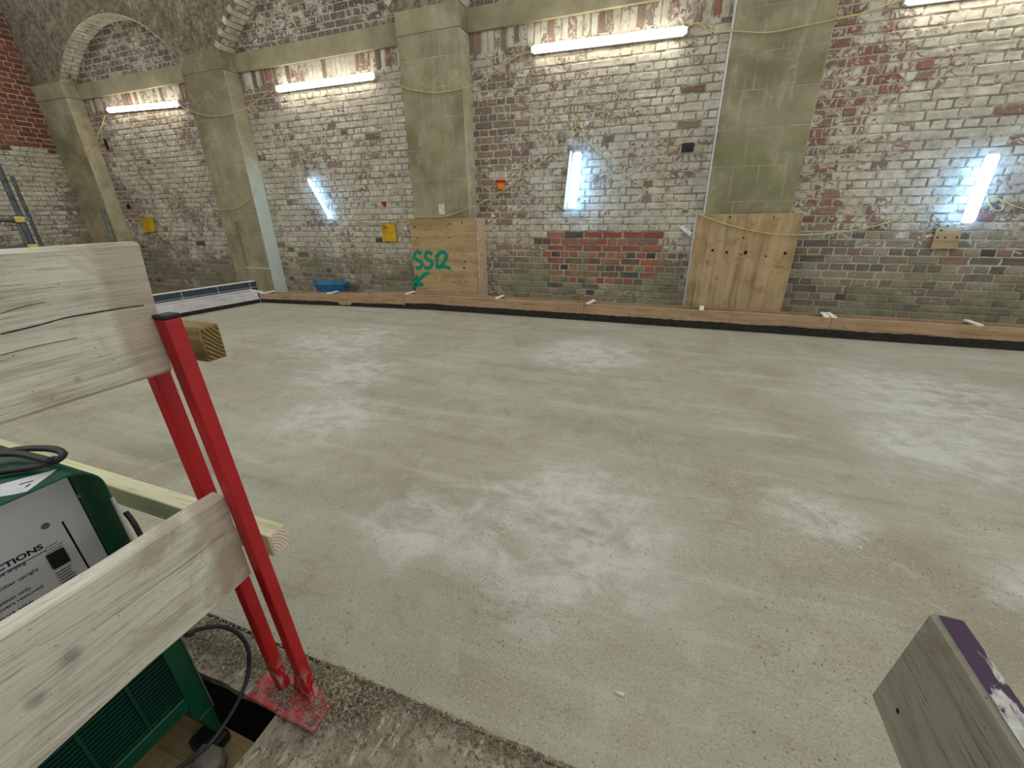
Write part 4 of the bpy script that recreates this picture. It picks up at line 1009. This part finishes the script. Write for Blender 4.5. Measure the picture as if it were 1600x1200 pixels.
for y in (.24, .15, .06, -.03, -.12, -.21):
    MB().box(XL-.008, XL-.002, y-.003, y+.003, .078, .41).build('grille_rib', 'grille', mach)
# black lead from the machine over the ledge and back down
lead = [P(196, 800, X=-1.02), P(212, 822, X=-1.0), P(235, 870, X=-.98), P(262, 940, X=-.96), P(290, 990, X=-.95), P(310, 983, X=-.95), P(345, 979, X=-.94), P(372, 990, X=-.93), P(388, 1015, X=-.92), P(388, 1050, X=-.91), P(377, 1085, X=-.90), P(355, 1125, X=-.90), P(325, 1165, X=-.90), P(280, 1200, X=-.90), P(230, 1235, X=-.90)]
tag(MB().tube(spline(lead, 8), .0052, 8).build('power_lead', 'rubber', smooth=True), 'black power lead looping between the machine and the red posts', 'cable')
# stone lumps in the pit
def lump(c, r, seed, name, mat, label, cat):
    bm = bmesh.new(); bmesh.ops.create_icosphere(bm, subdivisions=2, radius=1)
    for v in bm.verts:
        k = 1+.25*mnoise.noise(v.co*1.6+Vector((seed, 0, 0))); v.co = Vector((v.co.x*r[0]*k, v.co.y*r[1]*k, max(-.75, min(.7, v.co.z))*r[2]*k))
    me = bpy.data.meshes.new(name); bm.to_mesh(me); bm.free(); me.materials.append(M[mat]); o = bpy.data.objects.new(name, me); COL.objects.link(o); o.location = c
    return tag(o, label, cat)
lump(P(326, 1192, Z=-.13), (.05, .035, .035), 3, 'stone', 'bluegrey', 'pale broken stone in the pit at the bottom edge', 'stone')

# ------------------------------------------------------------------ grit along the slab edge (uncountable)
def pebbles(name, spots, mat, label):
    V, Fc = [], []
    base = [(1, 0, 0), (-1, 0, 0), (0, 1, 0), (0, -1, 0), (0, 0, 1), (0, 0, -.6)]; fc = [(0, 2, 4), (2, 1, 4), (1, 3, 4), (3, 0, 4), (2, 0, 5), (1, 2, 5), (3, 1, 5), (0, 3, 5)]
    for (x, y, z, r) in spots:
        k = len(V); a = random.random()*6.28; ca, sa = math.cos(a), math.sin(a); sx, sy, sz = r*random.uniform(.6, 1.3), r*random.uniform(.6, 1.2), r*random.uniform(.5, 1)
        for (i, j, l) in base:
            i, j, l = i*sx+random.uniform(-.2, .2)*r, j*sy+random.uniform(-.2, .2)*r, l*sz
            V.append((x+i*ca-j*sa, y+i*sa+j*ca, z+l+sz*.3))
        Fc += [tuple(q+k for q in f) for f in fc]
    mb = MB(); mb.v = V; mb.f = Fc
    return tag(mb.build(name, mat), label, 'grit', kind='stuff')
sp1 = []
for _ in range(4200):     # ridge of crumbs along the screed edge on the landing
    x = random.uniform(-.80, .75); e = abs(random.gauss(0, .028)); y = .535-e+.006
    sp1.append((x, y, -.004+.010*math.exp(-((y-.53)/.012)**2), random.uniform(.0012, .0042)))
for _ in range(1500):     # heap by the post foot
    x = random.gauss(-.70, .045); y = random.gauss(.485, .028)
    if y < .545: sp1.append((x, y, .0+.020*math.exp(-(((x+.70)/.05)**2+((y-.49)/.03)**2)), random.uniform(.002, .0055)))
for _ in range(420):      # on and around the base plates
    x = random.gauss(-.70, .03); y = random.gauss(.43, .035); sp1.append((x, y, .012 if -.806 < x < -.686 and .388 < y < .47 else -.002, random.uniform(.0012, .0036)))
for _ in range(380):
    x = random.gauss(-.825, .022); y = random.gauss(.425, .022); sp1.append((x, y, .012, random.uniform(.0015, .005)))
for _ in range(500):
    x = random.uniform(-.66, -.55); y = random.gauss(.47, .03); sp1.append((x, min(y, .535), -.002, random.uniform(.0015, .0045)))
for _ in range(5200):
    x = random.uniform(-.8, .3); y = random.uniform(.15, .53)
    if mnoise.noise((x*7, y*7, 9)) > -.12: sp1.append((x, y, -.004, random.uniform(.0008, .0026)))
sp1 = [q for q in sp1 if not (q[0] < -.808 and q[1] < .408) and not (q[0] < -.92)]
pebbles('landing_grit', sp1, 'grit', 'loose grit and crumbs on the landing along the screed edge')
sp2 = []
for _ in range(5200):
    x = random.uniform(-2.3, -.82); y = min(.56, random.gauss(.485, .03)); 
    if y > .408: sp2.append((x, y, -.003+.016*math.exp(-((y-.49)/.03)**2), random.uniform(.0016, .0058)))
pebbles('ledge_grit', sp2, 'grit', 'loose grit on the narrow ledge behind the red posts')
sp3 = []
for _ in range(420):
    x = random.uniform(-2.5, 2.0); y = .54+abs(random.gauss(0, 1.1)); sp3.append((x, y, .002, random.uniform(.0008, .0026)))
pebbles('floor_grit', sp3, 'grit', 'scattered small crumbs on the screed')
ch = MB()
for (px, py, s_) in ((1343, 855, .012), (968, 1083, .016), (672, 796, .005)):
    p = P(px, py, Z=.004); ch = MB().hexa([(p.x-s_, p.y-.004, .002), (p.x+s_*.6, p.y-.006, .002), (p.x+s_, p.y+.006, .002), (p.x-s_*.5, p.y+.004, .002), (p.x-s_*.8, p.y-.003, .006), (p.x+s_*.5, p.y-.004, .006), (p.x+s_*.8, p.y+.004, .006), (p.x-s_*.4, p.y+.003, .006)])
    tag(ch.build('plaster_chip', 'palejoint'), {1343: 'tiny white chip on the screed at right', 968: 'flat pale chip on the screed near the bottom edge', 672: 'tiny pale chip on the screed left of centre'}[px], 'chip')
